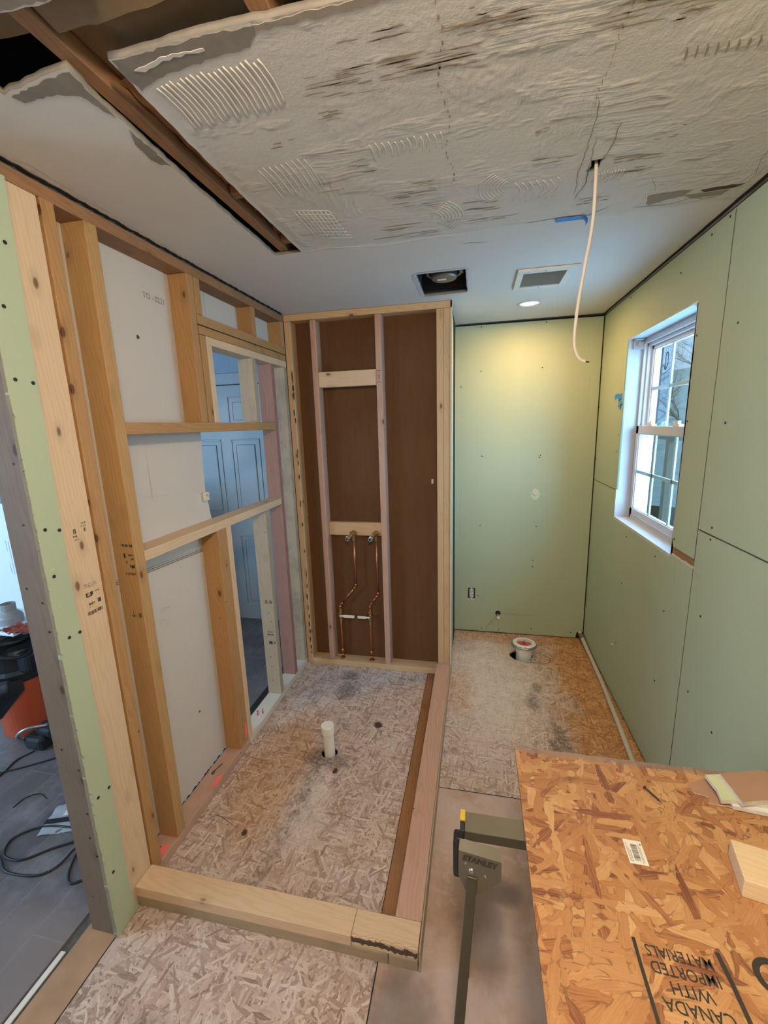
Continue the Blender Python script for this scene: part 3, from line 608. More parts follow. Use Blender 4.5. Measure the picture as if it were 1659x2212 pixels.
for pts in ([(-1.249, .966), (-1.22, .972), (-1.19, .965), (-1.245, .958)], [(-1.085, .975), (-1.045, .985), (-1.08, .995)], [(-1.26, .905), (-1.24, .93), (-1.21, .90)], [(-1.1, 1.13), (-1.09, 1.10), (-1.07, 1.11)], [(-1.25, 1.45), (-1.10, 1.44)], [(-1.20, 1.66), (-1.20, 1.44), (-1.22, 1.44)]): ribbon(bm, [Vector((-.0895, *p)) for p in pts], .0016, (1, 0, 0))
link('pencil_line', bm, M['pencil'], wl)
bm = bmesh.new()
for dz in (0, .008, .016): ribbon(bm, [Vector((-.0895, -1.56, 1.163 + dz)), Vector((-.0895, -.89, 1.134 + dz))], .005 if dz < .01 else .002, (1, 0, 0), .0008, False)
link('joint_line', bm, M['pencil'], wl)
text('board_print', 'TO - 0221', (-.0888, -1.04, 2.233), (0, 1, 0), (0, 0, 1), .032, M['pencil'], wl, .9)
bm = bmesh.new(); disc(bm, (-.0885, -1.158, 2.066), (1, 0, 0), .008); disc(bm, (-.0885, -1.09, .38), (1, 0, 0), .006, 6); link('dent', bm, M['bark'], wl)
bm = bmesh.new()
ribbon(bm, [Vector((-.0895, y, z)) for y, z in rag([(-1.33, .052), (-.905, .052)], .012, .006)], .010, (1, 0, 0), .0012, False); link('torn_edge', bm, M['white'], wl)
bm = bmesh.new(); ribbon(bm, [Vector((-.0890, y, z)) for y, z in rag([(-1.40, .044), (-1.05, .046)], .02, .004)], .008, (1, 0, 0), .0004, False); link('dark_joint', bm, M['gap'], wl)
# green board wrapped over the doorway end of the partition, cut edge toward the camera
gl = outline('drywall_strip', [[(-1.757, .004), (-1.657, .004), (-1.680, .09), (-1.681, .6), (-1.688, 1.3), (-1.676, 1.9), (-1.664, 2.353)] + rag([(-1.757, 2.353), (-1.757, .004)], .02, .0022)], .0127, lambda u, v, w: (.0002 + w, u, v), M['green'], wl)
bm = bmesh.new(); cyl_r = random.Random(3)
for i in range(46):
    z = .05 + i * .038 + cyl_r.uniform(-.01, .01); a = Vector((.006 + cyl_r.uniform(-.005, .006), -1.757, z)); L = cyl_r.uniform(.004, .016)
    tube(bm, [a, a + Vector((L * .6, -.003, L * .2)), a + Vector((L, -.004, L * cyl_r.uniform(-.6, .6)))], .0010, 4)
ribbon(bm, [Vector((x, -1.757, z)) for x, z in [(.0065 + cyl_r.uniform(-.0008, .0008), .01 + .03 * i) for i in range(79)]], .0122, (0, -1, 0), .0018, False)
link('torn_edge', bm, M['edge'], wl)
screws(wl, [(.0130, y, z) for y, z in ((-1.695, 2.189), (-1.729, 2.029), (-1.736, 1.849), (-1.690, 1.844), (-1.735, 1.443), (-1.694, 1.432), (-1.735, 1.305), (-1.690, 1.109), (-1.725, 1.109), (-1.732, .549), (-1.690, .548), (-1.73, .25))], (1, 0, 0), .0052)

# walls never seen by the camera close the rooms
wf = tag(link('wall_front', bx(-.2, 2.25, -3.55, -3.4, -.1, 2.6), M['gyp']), kind='structure')
bm = bmesh.new(); box(bm, -.115, .0, -3.4, -2.75, 0, 2.4); wd2 = tag(link('wall_doorway', bm, M['gyp']), kind='structure')
hall = empty('wall_hall', kind='structure')
link('wall_face', bx(-4.2, -.103, .655, .70, -.03, 2.4), M['wallb'], hall); link('wall_face', bx(-4.25, -4.2, -3.5, .7, -.03, 2.4), M['wallb'], hall); link('wall_face', bx(-4.2, -.1, -3.6, -3.5, -.03, 2.4), M['wallb'], hall)
link('dark_gap_strip', bx(-.165, -.1, -1.70, .65, -.03, -.004), M['gap'], hall)  # dark strip added to stand for the gap at the lower floor edge
# ================================================================ SETTING: window
win = tag(empty('window_1'), kind='structure')
Y0, Y1, Z0, Z1 = -.640, .160, 1.100, 2.140
bm = bmesh.new()
box(bm, WX + .002, WX + .115, Y1, Y1 + .018, Z0 - .005, Z1 + .018); box(bm, WX + .002, WX + .115, Y0 - .018, Y0, Z0 - .005, Z1 + .018)
box(bm, WX + .001, WX + .115, Y0 - .018, Y1 + .018, Z1, Z1 + .018)
link('window_jamb', bm, M['white'], win)
link('window_sill', bx(WX + .001, WX + .115, Y0 - .005, Y1 + .002, Z0 - .014, Z0 + .003, .002), M['white'], win)
bm = bmesh.new(); xo, xi = WX + .072, WX + .17
def ring(bm, x0, x1, y0, y1, z0, z1, w, wt=None, wb=None, bev=.0015):
    wt = wt or w; wb = wb or w
    box(bm, x0, x1, y0, y0 + w, z0, z1, bev); box(bm, x0, x1, y1 - w, y1, z0, z1, bev); box(bm, x0, x1, y0, y1, z0, z0 + wb, bev); box(bm, x0, x1, y0, y1, z1 - wt, z1, bev)
ring(bm, xo + .012, xi, Y0 + .001, Y1 - .001, Z0 + .003, Z1, .020, .030, .022); ring(bm, xo + .03, xi, Y0 + .001, Y1 - .001, Z0 + .004, Z1 - .01, .034, .036, .03)
link('window_frame', bm, M['vinyl'], win)
def sash(name, x0, x1, z0, z1, wt, wb_, gy):
    bm = bmesh.new(); ya, yb = Y0 + .022, Y1 - .022
    ring(bm, x0, x1, ya, yb, z0, z1, .034, wt, wb_); ring(bm, x0 + .006, x1 - .004, ya + .03, yb - .03, z0 + wb_ - .006, z1 - wt + .006, .010)
    s_ = link(name, bm, M['vinyl'], win)
    gx = (x0 + x1) / 2; gz0, gz1 = z0 + wb_, z1 - wt
    bm = bmesh.new()
    for y in gy: box(bm, gx - .004, gx + .004, y - .009, y + .009, gz0, gz1)
    zm = (gz0 + gz1) / 2; box(bm, gx - .004, gx + .004, ya + .034, yb - .034, zm - .009, zm + .009)
    link('muntin_grid', bm, M['vinyl'], s_)
    link('glass_pane', bx(gx - .007, gx - .006, ya + .034, yb - .034, gz0, gz1), M['glass'], s_)
    return s_
low = sash('lower_sash', WX + .078, WX + .108, Z0 + .026, 1.655, .045, .042, (-.118, -.362)); upp = sash('upper_sash', WX + .122, WX + .150, 1.61, Z1 - .030, .034, .034, (-.118, -.362))
for y in (-.035, -.36):
    bm = bmesh.new(); box(bm, WX + .082, WX + .108, y - .035, y + .03, 1.655, 1.666, .002); box(bm, WX + .086, WX + .10, y - .012, y + .045, 1.666, 1.676, .002); cyl(bm, (WX + .094, y, 1.664), (WX + .094, y, 1.682), .010, n=12)
    link('sash_lock', bm, M['tagw'], win)
bm = bmesh.new(); tube(bm, spline([(WX + .131, -.03, 1.97), (WX + .131, -.05, 1.95), (WX + .131, -.045, 2.02), (WX + .131, -.07, 2.03), (WX + .131, -.075, 1.97), (WX + .131, -.05, 1.945)], 5), .003, 5); link('glass_mark', bm, M['ink'], win)
for (y, x) in ((.147, WX + .055), (-.60, WX + .05)):
    bm = bmesh.new(); box(bm, x - .025, x + .03, y - .004, y + .010, Z1 - .055, Z1 - .002, .002); box(bm, x - .03, x + .03, y - .03, y + .01, Z1 - .008, Z1 - .001, .002); cyl(bm, (x, y - .02, Z1 - .03), (x, y, Z1 - .03), .008, n=10); link('blind_bracket', bm, M['zinc'], win)

# ---- outside: lawn, woods, bare trees, a dark rail
tag(link('lawn', bx(2.6, 60, -20, 80, -2.2, -2.0), M['grass']), kind='structure')
tag(link('hillside', crumple(3, 60, 12, 70, -2, 1.2, 20, 26, sag=lambda a, b: -6.3 * min(1, b * 2.2) - .6), M['hill'], None, True), kind='structure')
def tree(x, y, h, seed, label):
    R = random.Random(seed); bm = bmesh.new()
    def br(a, d, L, r, k):
        b = a + d * L; tube(bm, [a, a.lerp(b, .5) + Vector((R.uniform(-1, 1), R.uniform(-1, 1), 0)) * L * .05, b], r, 4)
        if k == 0: return
        for _ in range(3 if k > 2 else 4):
            nd = (d + Vector((R.uniform(-.9, .9), R.uniform(-.9, .9), R.uniform(-.3, .6)))).normalized(); br(a.lerp(b, R.uniform(.4, 1)), nd, L * .64, r * .5, k - 1)
    br(Vector((0, 0, 0)), Vector((.03, .02, 1)).normalized(), h * .42, h * .012, 5)
    return tag(link('bare_tree', bm, M['bark2'], None, loc=(x, y, -2)), label, 'tree')
tree(4.9, 8.2, 7.5, 3, 'nearer bare tree outside, its twigs filling the upper left panes of the window')
tree(8.6, 13.5, 8, 5, 'farther bare tree outside, behind the near side of the upper sash')
bm = bmesh.new(); box(bm, 3.46, 3.54, 1.0, 11, 1.43, 1.47)
for y in (1.0, 3.1, 5.2, 7.3, 9.4): box(bm, 3.47, 3.53, y, y + .09, -2, 1.43)
tag(link('deck_rail', bm, M['pencil']), 'dark horizontal rail outside, seen through the lower sash', 'rail')

# ================================================================ SETTING: hall door
dr = tag(empty('door_1'), kind='structure')
DY = .648; dx0, dx1 = -1.30, -.47
bm = bmesh.new(); rowz = [(.14, .78), (.97, 1.615), (1.745, 1.965)]; cols = [(-1.19, -.945), (-.828, -.585)]
box(bm, dx0, dx1, DY - .012, DY + .02, -.02, 2.065)
for a, b in rowz:
    for c_, d in cols:
        for (q0, q1, r0, r1) in ((c_ - .012, d + .012, b, b + .012), (c_ - .012, d + .012, a - .012, a), (c_ - .012, c_, a, b), (d, d + .012, a, b)): box(bm, q0, q1, DY - .018, DY - .011, r0, r1, .003)
        box(bm, c_ + .035, d - .035, DY - .017, DY - .011, a + .035, b - .035, .007)
link('door_leaf', bm, M['door'], dr)
bm = bmesh.new(); box(bm, dx0 - .07, dx0 - .004, DY - .018, DY + .02, -.02, 2.16, .003); box(bm, dx1 + .004, dx1 + .07, DY - .018, DY + .02, -.02, 2.16, .003); box(bm, dx0 - .07, dx1 + .07, DY - .018, DY + .02, 2.072, 2.16, .003)
link('door_casing', bm, M['door'], dr)
link('door_gap', bx(dx0, dx1, DY - .010, DY + .01, 2.063, 2.074), M['gap'], dr)

# ================================================================ left partition framing
T = .041
G1 = 'framing lumber of the left partition'
def stud(*a, **k): return board('wall_stud', *a, group='studs of the left partition', **k)
pl = board('top_plate', 'weathered brown top plate running along the ceiling over the left partition', 'top plate', -.089, .0, -3.3, -.002, 2.353, 2.392, OLD, dirt=.35, knots=.7)
ps = stud('pale knotty wide pine board beside the green strip at the doorway', 'stud', -.042, .0, -1.743, -1.573, .0, 2.352, PALE, knots=.9)
js = stud('dull grey-brown doorway jamb board with rough screw holes, leftmost upright', 'jamb', -.1015, -.001, -1.750, -1.7435, .0, 2.352, GREY, knots=.6, dirt=.25)
screws(js, [(x, -1.750, z) for x, z in ((-.031, 1.63), (-.04, 1.459), (-.075, 1.269), (-.028, 1.227), (-.024, 1.137), (-.07, .731), (-.02, .663), (-.02, .499), (-.03, .402), (-.015, .332), (-.08, 1.75))], (0, -1, 0), .0035)
stud('narrow orange stud touching the right edge of the pale knotty board', 'stud', -.089, .004, -1.566, -1.525, .040, 2.353, ORNG, knots=.8)
s2 = stud('tall stud with black grade stamps, second upright from the doorway, darker side face', 'stud', -.089, .0, -1.425, -1.378, .040, 2.353, AMB, knots=.7)
stud('orange stud with large dark knots above the upper blocking, left of the opening', 'stud', -.089, .0, -.942, -.898, 1.739, 2.353, ORNG, knots=1.0)
stud('short orange offcut stud between top plate and header, beside the knotty stud', 'stud', -.089, .0, -.893, -.852, 2.205, 2.353, ORNG)
stud('orange jack stud under the header, upper half of the opening edge', 'stud', -.089, .0, -.888, -.847, 1.739, 2.120, ORNG, knots=.8)
stud('pale new jack stud lining the upper left edge of the opening', 'stud', -.089, .0, -.845, -.807, 1.739, 2.084, PALE, knots=.3)
stud('orange stud below the lower blocking with pink paint at its foot', 'stud', -.089, .0, -.925, -.884, .040, 1.234, ORNG, knots=.7)
p2 = stud('thin orange jack stud below the lower blocking, between the painted stud and the pale one', 'stud', -.089, -.002, -.882, -.846, .040, 1.234, ORNG, knots=.6)
stud('pale new stud below the lower blocking lining the lower left edge of the opening', 'stud', -.089, .0, -.844, -.806, .040, 1.234, PALE, knots=.3)
w1 = stud('pale new stud in the upper half of the opening, in front of the door', 'stud', -.089, .0, -.442, -.402, 1.739, 2.084, WHITE, knots=.5)
w2 = stud('pale stamped stud in the lower half of the opening, in front of the door', 'stud', -.089, .0, -.442, -.402, .040, 1.234, WHITE, knots=.5)
stud('reddish full-height stud near the back corner, to the right of the blockings', 'stud', -.089, .0, -.222, -.182, .040, 2.084, RED, knots=.5)
stud('grey-sided full-height stud closest to the back corner of the left partition', 'stud', -.089, .0, -.043, -.002, .040, 2.084, WHITE, knots=.7, dirt=.4)
board('blocking', group='blockings of the left partition', label='upper horizontal blocking, aged orange, at eye height across the left partition', cat='blocking', x0=-.089, x1=.001, y0=-1.378, y1=-.226, z0=1.697, z1=1.739, c=ORNG, knots=.5)
board('blocking', group='blockings of the left partition', label='lower horizontal blocking, pale new wood, at waist height across the left partition', cat='blocking', x0=-.089, x1=.001, y0=-1.378, y1=-.223, z0=1.234, z1=1.274, c=PALE, knots=.4)
for nm, z0, z1, ye, c, lab in (('header', 2.163, 2.204, -.893, ORNG, 'upper old header board over the opening in the left partition'), ('header', 2.122, 2.158, -.889, ORNG, 'lower old header board, just above the new pale one'), ('header', 2.084, 2.121, -.845, PALE, 'pale new header board directly over the opening')):
    board(nm, lab, 'header', -.089, .0, ye, -.003, z0, z1, c, knots=.5, group='headers over the opening')
stud('short cripple stud between headers and top plate, middle of the opening', 'stud', -.089, .0, -.405, -.365, 2.205, 2.353, ORNG)
stud('short cripple stud between headers and top plate, in the back corner', 'stud', -.089, .0, -.044, -.004, 2.205, 2.353, AMB)
bp1 = board('bottom_plate', group='bottom plates of the left partition', label='pinkish bottom plate with fluorescent marks under the near half of the left partition', cat='bottom plate', x0=-.089, x1=.0, y0=-1.572, y1=-.835, z0=.0, z1=.040, c=PINK, knots=.4, dirt=.2)
bp2 = board('bottom_plate', group='bottom plates of the left partition', label='whitish bottom plate under the opening at the far half of the left partition', cat='bottom plate', x0=-.089, x1=.0, y0=-.834, y1=-.002, z0=.0, z1=.040, c=((.66, .60, .52), (.54, .47, .38)), knots=.2)
bm = bmesh.new()
def blob(bm, c, nrm, U, V, a, b, n=22, j=.25):
    c = Vector(c) + Vector(nrm) * .0007; U = Vector(U); V = Vector(V)
    bm.faces.new([bm.verts.new(c + U * math.cos(2 * PI * i / n) * a * random.uniform(1 - j, 1) + V * math.sin(2 * PI * i / n) * b * random.uniform(1 - j, 1)) for i in range(n)])
blob(bm, (-.012, -1.13, .040), (0, 0, 1), (1, 0, 0), (0, 1, 0), .014, .045); blob(bm, (-.028, -1.485, .040), (0, 0, 1), (1, 0, 0), (0, 1, 0), .018, .035)
child('marker_paint', bm, M['flpink'], bp1)
bm = bmesh.new(); tube(bm, spline([(-.045, -1.03, .043), (-.055, -1.07, .043), (-.063, -1.09, .043), (-.058, -1.10, .043), (-.050, -1.092, .043), (-.058, -1.078, .043)], 4), .0022, 5); child('bent_nail', bm, M['ink'], bp1)
bm = bmesh.new(); blob(bm, (-.002, -.864, .11), (1, 0, 0), (0, 1, 0), (0, 0, 1), .012, .05, 16, .1); child('marker_paint', bm, M['flpink'], p2)
# ink stamps on the lumber
def bars(bm, o, U, V, w, h, n, nrm, seed=1, fill=.6):
    R = random.Random(seed); O = Vector(o) + Vector(nrm) * .0008; U = Vector(U); V = Vector(V)
    for i in range(n):
        a = w * i / n; b = a + w / n * R.uniform(.3, fill + .3); y = R.uniform(-.15, .15) * h
        bm.faces.new([bm.verts.new(O + U * p + V * q) for p, q in ((a, y), (b, y), (b, h + y * .5), (a, h + y * .5))])
N0 = (1, 0, 0); YU = (0, 1, 0); ZU = (0, 0, 1)
bm = bmesh.new()
bars(bm, (0, -1.645, 1.395), YU, ZU, .014, .005, 4, N0, 2); bars(bm, (0, -1.642, 1.405), YU, ZU, .010, .016, 2, N0, 3, 1); bars(bm, (0, -1.612, 1.432), YU, ZU, .016, .004, 4, N0, 4); bars(bm, (0, -1.606, 1.405), YU, ZU, .006, .012, 2, N0, 5)
bars(bm, (0, -1.638, 1.238), YU, ZU, .045, .0018, 9, N0, 6, .7); bars(bm, (0, -1.638, 1.233), YU, ZU, .045, .0018, 8, N0, 7, .7); bars(bm, (0, -1.638, 1.228), YU, ZU, .045, .0018, 10, N0, 8, .7)
bars(bm, (0, -1.638, 1.200), YU, ZU, .026, .012, 5, N0, 9, .9); bars(bm, (0, -1.637, 1.197), YU, ZU, .026, .003, 1, N0, 9, 1); bars(bm, (0, -1.606, 1.207), YU, ZU, .018, .003, 4, N0, 10); bars(bm, (0, -1.600, 1.168), YU, ZU, .012, .014, 3, N0, 11, .9); bars(bm, (0, -1.635, 1.163), YU, ZU, .016, .0015, 4, N0, 12); bars(bm, (0, -1.642, 1.138), YU, ZU, .055, .012, 15, N0, 13, .5)
child('ink_stamp', bm, M['ink'], ps)
text('ink_stamp', 'SELECT', (.0008, -1.622, 1.173), YU, ZU, .009, M['ink'], ps, .8, bold=.0004); text('ink_stamp', '240-2', (.0008, -1.635, 1.387), YU, ZU, .009, M['ink'], ps, .8); text('ink_stamp', 'KD-HT', (.0008, -1.605, 1.424), YU, ZU, .008, M['ink'], ps, .8)
N1 = (0, -1, 0); XU = (1, 0, 0); o2 = -1.425
bm = bmesh.new()
bars(bm, (-.052, o2, 1.302), XU, ZU, .048, .010, 8, N1, 21, .7); bars(bm, (-.047, o2, 1.262), XU, ZU, .012, .016, 2, N1, 22, 1); bars(bm, (-.026, o2, 1.268), XU, ZU, .022, .006, 5, N1, 23); bars(bm, (-.040, o2, 1.238), XU, ZU, .008, .010, 2, N1, 24); bars(bm, (-.026, o2, 1.222), XU, ZU, .024, .012, 4, N1, 25, .9); bars(bm, (-.050, o2, 1.196), XU, ZU, .045, .008, 12, N1, 26, .4)
bars(bm, (-.048, o2, 1.030), XU, ZU, .016, .010, 4, N1, 27); bars(bm, (-.044, o2, 1.044), XU, ZU, .006, .010, 1, N1, 28); bars(bm, (-.022, o2, 1.030), XU, ZU, .014, .018, 3, N1, 29, .6)
child('ink_stamp', bm, M['ink'], s2); text('ink_stamp', 'SPF', (-.012, o2 - .0008, 1.255), XU, ZU, .011, M['ink'], s2, .8, bold=.0004)
bm = bmesh.new(); bars(bm, (-.055, -.442, .655), XU, ZU, .018, .025, 3, N1, 31); bars(bm, (-.028, -.442, .655), XU, ZU, .020, .022, 4, N1, 32); bars(bm, (-.06, -.442, .445), XU, ZU, .045, .008, 9, N1, 33); bars(bm, (-.052, -.442, .385), XU, ZU, .022, .020, 3, N1, 34, .9); bars(bm, (-.018, -.442, .388), XU, ZU, .010, .015, 2, N1, 35)
child('ink_stamp', bm, M['ink'], w2); text('ink_stamp', 'SELECT', (-.038, -.4428, .468), XU, ZU, .016, M['ink'], w2, .8)
bm = bmesh.new(); bars(bm, (-.055, -.60, .040), (.5, -.86, 0), (.86, .5, 0), .05, .010, 3, ZU, 36); bars(bm, (-.075, -.62, .040), (.5, -.86, 0), (.86, .5, 0), .05, .010, 4, ZU, 37); child('ink_stamp', bm, M['red'], bp2)

# ================================================================ shower end wall framing
board('top_plate', 'light top plate of the brown-backed shower end wall', 'top plate', .0, 1.0525, .0, .089, 2.360, 2.399, PINE, knots=.4)
lp = board('wall_stud', 'left end stud of the shower end wall, its edge pitted with dark bark holes', 'stud', .0015, .042, .0, .089, .042, 2.359, PINE, knots=.6, group='studs of the shower end wall')
bm = bmesh.new(); R9 = random.Random(5); z = 2.22
for z, hh in ((2.02, .05), (1.955, .028), (1.905, .03), (1.80, .028), (1.75, .02), (1.55, .02), (1.47, .025), (1.38, .02), (1.20, .03), (1.05, .02), (.86, .015), (.7, .04), (.60, .02), (.52, .025), (.44, .03), (.37, .02), (.31, .03), (.25, .02), (.19, .025), (.13, .02), (.09, .015)):
    blob(bm, (.034 + R9.uniform(-.003, .003), .0, z), (0, -1, 0), (1, 0, 0), (0, 0, 1), R9.uniform(.0045, .0085), hh * 1.15, 14, .5)
child('bark_hole', bm, M['bark'], lp)
board('wall_stud', 'pinkish stud left of the shower valves, waney front edge', 'stud', .171, .209, .0, .089, .042, 2.359, PINK, knots=.5, bev=.007, group='studs of the shower end wall')
s3 = board('wall_stud', 'pinkish stud right of the shower valves, with a pencilled X', 'stud', .588, .626, .0, .089, .042, 2.359, PINK, knots=.3, bev=.003, group='studs of the shower end wall')
bm = bmesh.new()
for a, b in (((.598, 1.985), (.614, 2.012)), ((.614, 1.985), (.598, 2.012)), ((.590, 1.965), (.622, 1.965)), ((.590, 2.034), (.622, 2.034)), ((.606, 2.028), (.606, 2.018)), ((.606, 1.978), (.606, 1.972))): ribbon(bm, [Vector((a[0], 0, a[1])), Vector((b[0], 0, b[1]))], .0022, (0, -1, 0), .0008, False)
child('pencil_mark', bm, M['ink'], s3)
board('wall_stud', 'inner of the two joined end studs at the right side of the shower end wall', 'stud', .960, .9995, .0, .089, .042, 2.359, PINE, knots=.6, group='studs of the shower end wall')
board('wall_stud', 'outer of the two joined end studs, standing over the end of the long curb', 'stud', 1.0005, 1.040, .0, .089, .042, 2.359, PINE, knots=.7, dirt=.1, group='studs of the shower end wall')
board('bottom_plate', 'light bottom plate of the brown-backed shower end wall', 'bottom plate', .0015, .949, .0, .089, .0, .041, PINE, knots=.4)
board('blocking', 'upper short block between the two pinkish studs of the shower wall', 'blocking', .2105, .5865, .002, .040, 1.950, 2.044, PALE, knots=.5, axis=0)
vb = board('blocking', 'lower short block between the two pinkish studs, carrying the valve fittings', 'blocking', .2105, .5865, .046, .084, .969, 1.060, PINE, knots=.6, axis=0)

# ---- copper risers with drop-ear elbows and lever valves
def riser(x0, zb, xk, zk0, zk1, label, left):
    t = tag(empty('shower_pipe', (xk, .04, .04)), label, 'pipe', 'copper shower risers')
    y = .040
    pts = [(x0, y, .955), (x0, y, zk1)] ; 
    bm = bmesh.new(); tube(bm, [(x0, y, .95), (x0, y, zk1 + .015)], .0079, 12); tube(bm, [(x0, y, zk1 + .012), (x0 - .004, y, zk1 - .002), (x0 - .012, y, zk1 - .012)], .0079, 12); tube(bm, [(x0 - .010, y, zk1 - .010), (xk + .012, y, zk0 + .014)], .0079, 12); tube(bm, [(xk + .013, y, zk0 + .015), (xk + .003, y, zk0 + .004), (xk, y, zk0 - .014)], .0079, 12); tube(bm, [(xk, y, zk0 - .01), (xk, y, .04)], .0079, 12)
    child('copper_tube', bm, M['copper'], t, True)
    bm = bmesh.new()
    for a, b in (((x0, y, zk1 + .022), (x0, y, zk1 + .004)), ((x0 - .006, y, zk1 - .006), (x0 - .020, y, zk1 - .018)), ((xk + .020, y, zk0 + .020), (xk + .006, y, zk0 + .008)), ((xk, y, zk0 - .004), (xk, y, zk0 - .022)), ((xk, y, .115), (xk, y, .085)), ((xk, y, .075), (xk, y, .055))):
        cyl(bm, a, b, .0104, n=14)
    cyl(bm, (xk, y, .0412), (xk, y, .047), .021, .014, n=16)
    child('solder_coupling', bm, M['copper'], t, True)
    v = empty('ball_valve', (0, 0, 0)); v.parent = t; v.matrix_parent_inverse = Matrix.Translation(t.location).inverted()
    bm = bmesh.new(); zz = zb; cyl(bm, (xk, y, zz - .045), (xk, y, zz + .045), .011, n=14); cyl(bm, (xk, y, zz - .020), (xk, y, zz + .020), .017, n=8); cyl(bm, (xk, y, zz - .05), (xk, y, zz - .035), .0135, n=8); cyl(bm, (xk, y, zz + .035), (xk, y, zz + .05), .0135, n=8); cyl(bm, (xk, y, zz), (xk, y - .026, zz), .008, n=10)
    link('valve_body', bm, M['brass'], v, False)
    bm = bmesh.new(); d = 1 if left else -1; zl = .382
    box(bm, min(xk, xk + d * .03), max(xk, xk + d * .03), y - .028, y - .025, zl - .006, zl + .006, .001); box(bm, min(xk + d * .026, xk + d * (.108 if left else .086)), max(xk + d * .026, xk + d * (.108 if left else .086)), y - .031, y - .024, zl - .010, zl + .010, .0022); link('valve_lever', bm, M['tagw'], v)
    e = empty('drop_ear_elbow', (0, 0, 0)); e.parent = t; e.matrix_parent_inverse = Matrix.Translation(t.location).inverted()
    bm = bmesh.new(); cyl(bm, (x0, .046, .985), (x0, .038, .985), .022, n=8); box(bm, x0 - .030, x0 + .026, .040, .0455, .973, .996, .003); cyl(bm, (x0, y, .985), (x0, y, .935), .0125, .0115, n=14); cyl(bm, (x0, y, .985), (x0 - .010, -.010, .978), .0125, n=14); link('elbow_body', bm, M['brass'], e)
    bm = bmesh.new(); cyl(bm, (x0 - .009, -.006, .979), (x0 - .020, -.060, .969), .0135, n=16); cyl(bm, (x0 - .016, -.04, .9725), (x0 - .0175, -.047, .971), .0180, n=8); link('threaded_stub', bm, M['chrome'], e)
    bm = bmesh.new(); disc(bm, (x0 - .0203, -.0608, .9687), (-.15, -.95, -.15), .007); link('stub_bore', bm, M['gap'], e)
    return t
riser(.385, .382, .262, .455, .600, 'left copper shower riser, its bend lower and its white lever pointing right', True)
riser(.543, .372, .480, .465, .545, 'right copper shower riser, its white lever pointing left', False)

# ================================================================ curb
board('curb_board', 'long lower board of the front shower curb, lying on the floor', 'curb', .001, .940, -1.652, -1.571, .0005, .0425, CURB, dirt=.3, knots=.3, group='curb boards around the shower floor')
board('curb_board', 'short lower end piece of the front shower curb, at the outer corner', 'curb', .942, 1.036, -1.652, -1.571, .0005, .0425, CURB, dirt=.35, knots=.3, group='curb boards around the shower floor')
board('curb_board', 'long upper board of the front shower curb, pale with screw holes', 'curb', .001, .8175, -1.653, -1.570, .043, .085, PALE, knots=.6, group='curb boards around the shower floor')
ub = board('curb_board', 'short upper end piece of the front curb with rough bark along its front edge', 'curb', .8185, 1.037, -1.650, -1.570, .043, .085, PALE, knots=.7, group='curb boards around the shower floor')
bm = bmesh.new(); n = 30
P1 = [Vector((.8195 + .216 * i / n, -1.6502 + random.uniform(.001, .009), .0856)) for i in range(n + 1)]; P2 = [Vector((.8195 + .216 * i / n, -1.6515, .080 - random.uniform(0, .006) - .010 * (i / n) * (i > n * .5))) for i in range(n + 1)]; P3 = [Vector((p.x, -1.6508, .064 - random.uniform(0, .012) * (1 if i % 3 else .3) - .006 * (i > 18))) for i, p in enumerate(P2)]
for A, B in ((P1, P2), (P2, P3)):
    a = [bm.verts.new(p) for p in A]; b = [bm.verts.new(p) for p in B]
    for i in range(n): bm.faces.new((a[i], a[i + 1], b[i + 1], b[i]))
child('bark_edge', bm, M['bark'], ub)
board('curb_board', 'long side curb board running back to the shower wall, pinkish with strong grain', 'curb', .950, 1.0385, -1.569, -.0015, .043, .085, PINK, knots=.6, group='curb boards around the shower floor')
board('curb_board', 'lower layer under the long side curb board', 'curb', .950, 1.0385, -1.569, -.0015, .0005, .0425, OLD, dirt=.3, group='curb boards around the shower floor')
board('trim_strip', 'thin pale strip along the outer face of the long side curb', 'strip', 1.0392, 1.0445, -1.652, -.006, .0, .081, WHITE, knots=.1, bev=.0005)

# ================================================================ floor fittings
t = tag(empty('drain_pipe', (.452, -.815, 0)), 'white capped drain pipe standing in the shower floor', 'drain pipe')
t.rotation_euler = (math.radians(-1), math.radians(-2), 0)
bm = bmesh.new(); lathe(bm, [(.0, -.06), (.0285, -.06), (.0285, .135), (.0, .135)], n=32); link('pipe', bm, M['pvc'], t, False)
bm = bmesh.new(); lathe(bm, [(.0335, .118), (.0345, .120), (.0345, .158), (.032, .163), (0, .164)], n=32); lathe(bm, [(.0345, .118), (.030, .117)], n=32); link('cap', bm, M['pvc'], t, False)
t = tag(empty('toilet_flange', (1.562, .345, 0)), 'white toilet flange with grey metal ring and red test plug', 'flange')
bm = bmesh.new(); lathe(bm, [(.0, -.06), (.056, -.06), (.056, .045), (.061, .05), (.061, .095), (.052, .095), (.052, .08), (0, .08)], n=40); link('flange_pipe', bm, M['pvc'], t, False)
bm = bmesh.new(); lathe(bm, [(.052, .094), (.086, .094), (.086, .100), (.079, .103), (.066, .103), (.063, .108), (.054, .108), (.052, .094)], n=40); link('flange_collar', bm, M['pvc'], t, False)
bm = bmesh.new(); lathe(bm, [(.080, .089), (.092, .090), (.093, .098), (.090, .104), (.082, .104), (.080, .089)], n=40); link('metal_ring', bm, M['zinc'], t, False)
bm = bmesh.new()
for a in (.1, PI + .1, PI / 2, 1.5 * PI): cyl(bm, (.082 * math.cos(a), .082 * math.sin(a), .100), (.082 * math.cos(a), .082 * math.sin(a), .107), .007, n=10)
link('ring_bolt', bm, M['chrome'], t)
bm = bmesh.new(); lathe(bm, [(.0, .081), (.050, .081), (.050, .088), (.030, .086), (.026, .092), (0, .093)], n=32); link('test_plug', bm, M['red'], t)
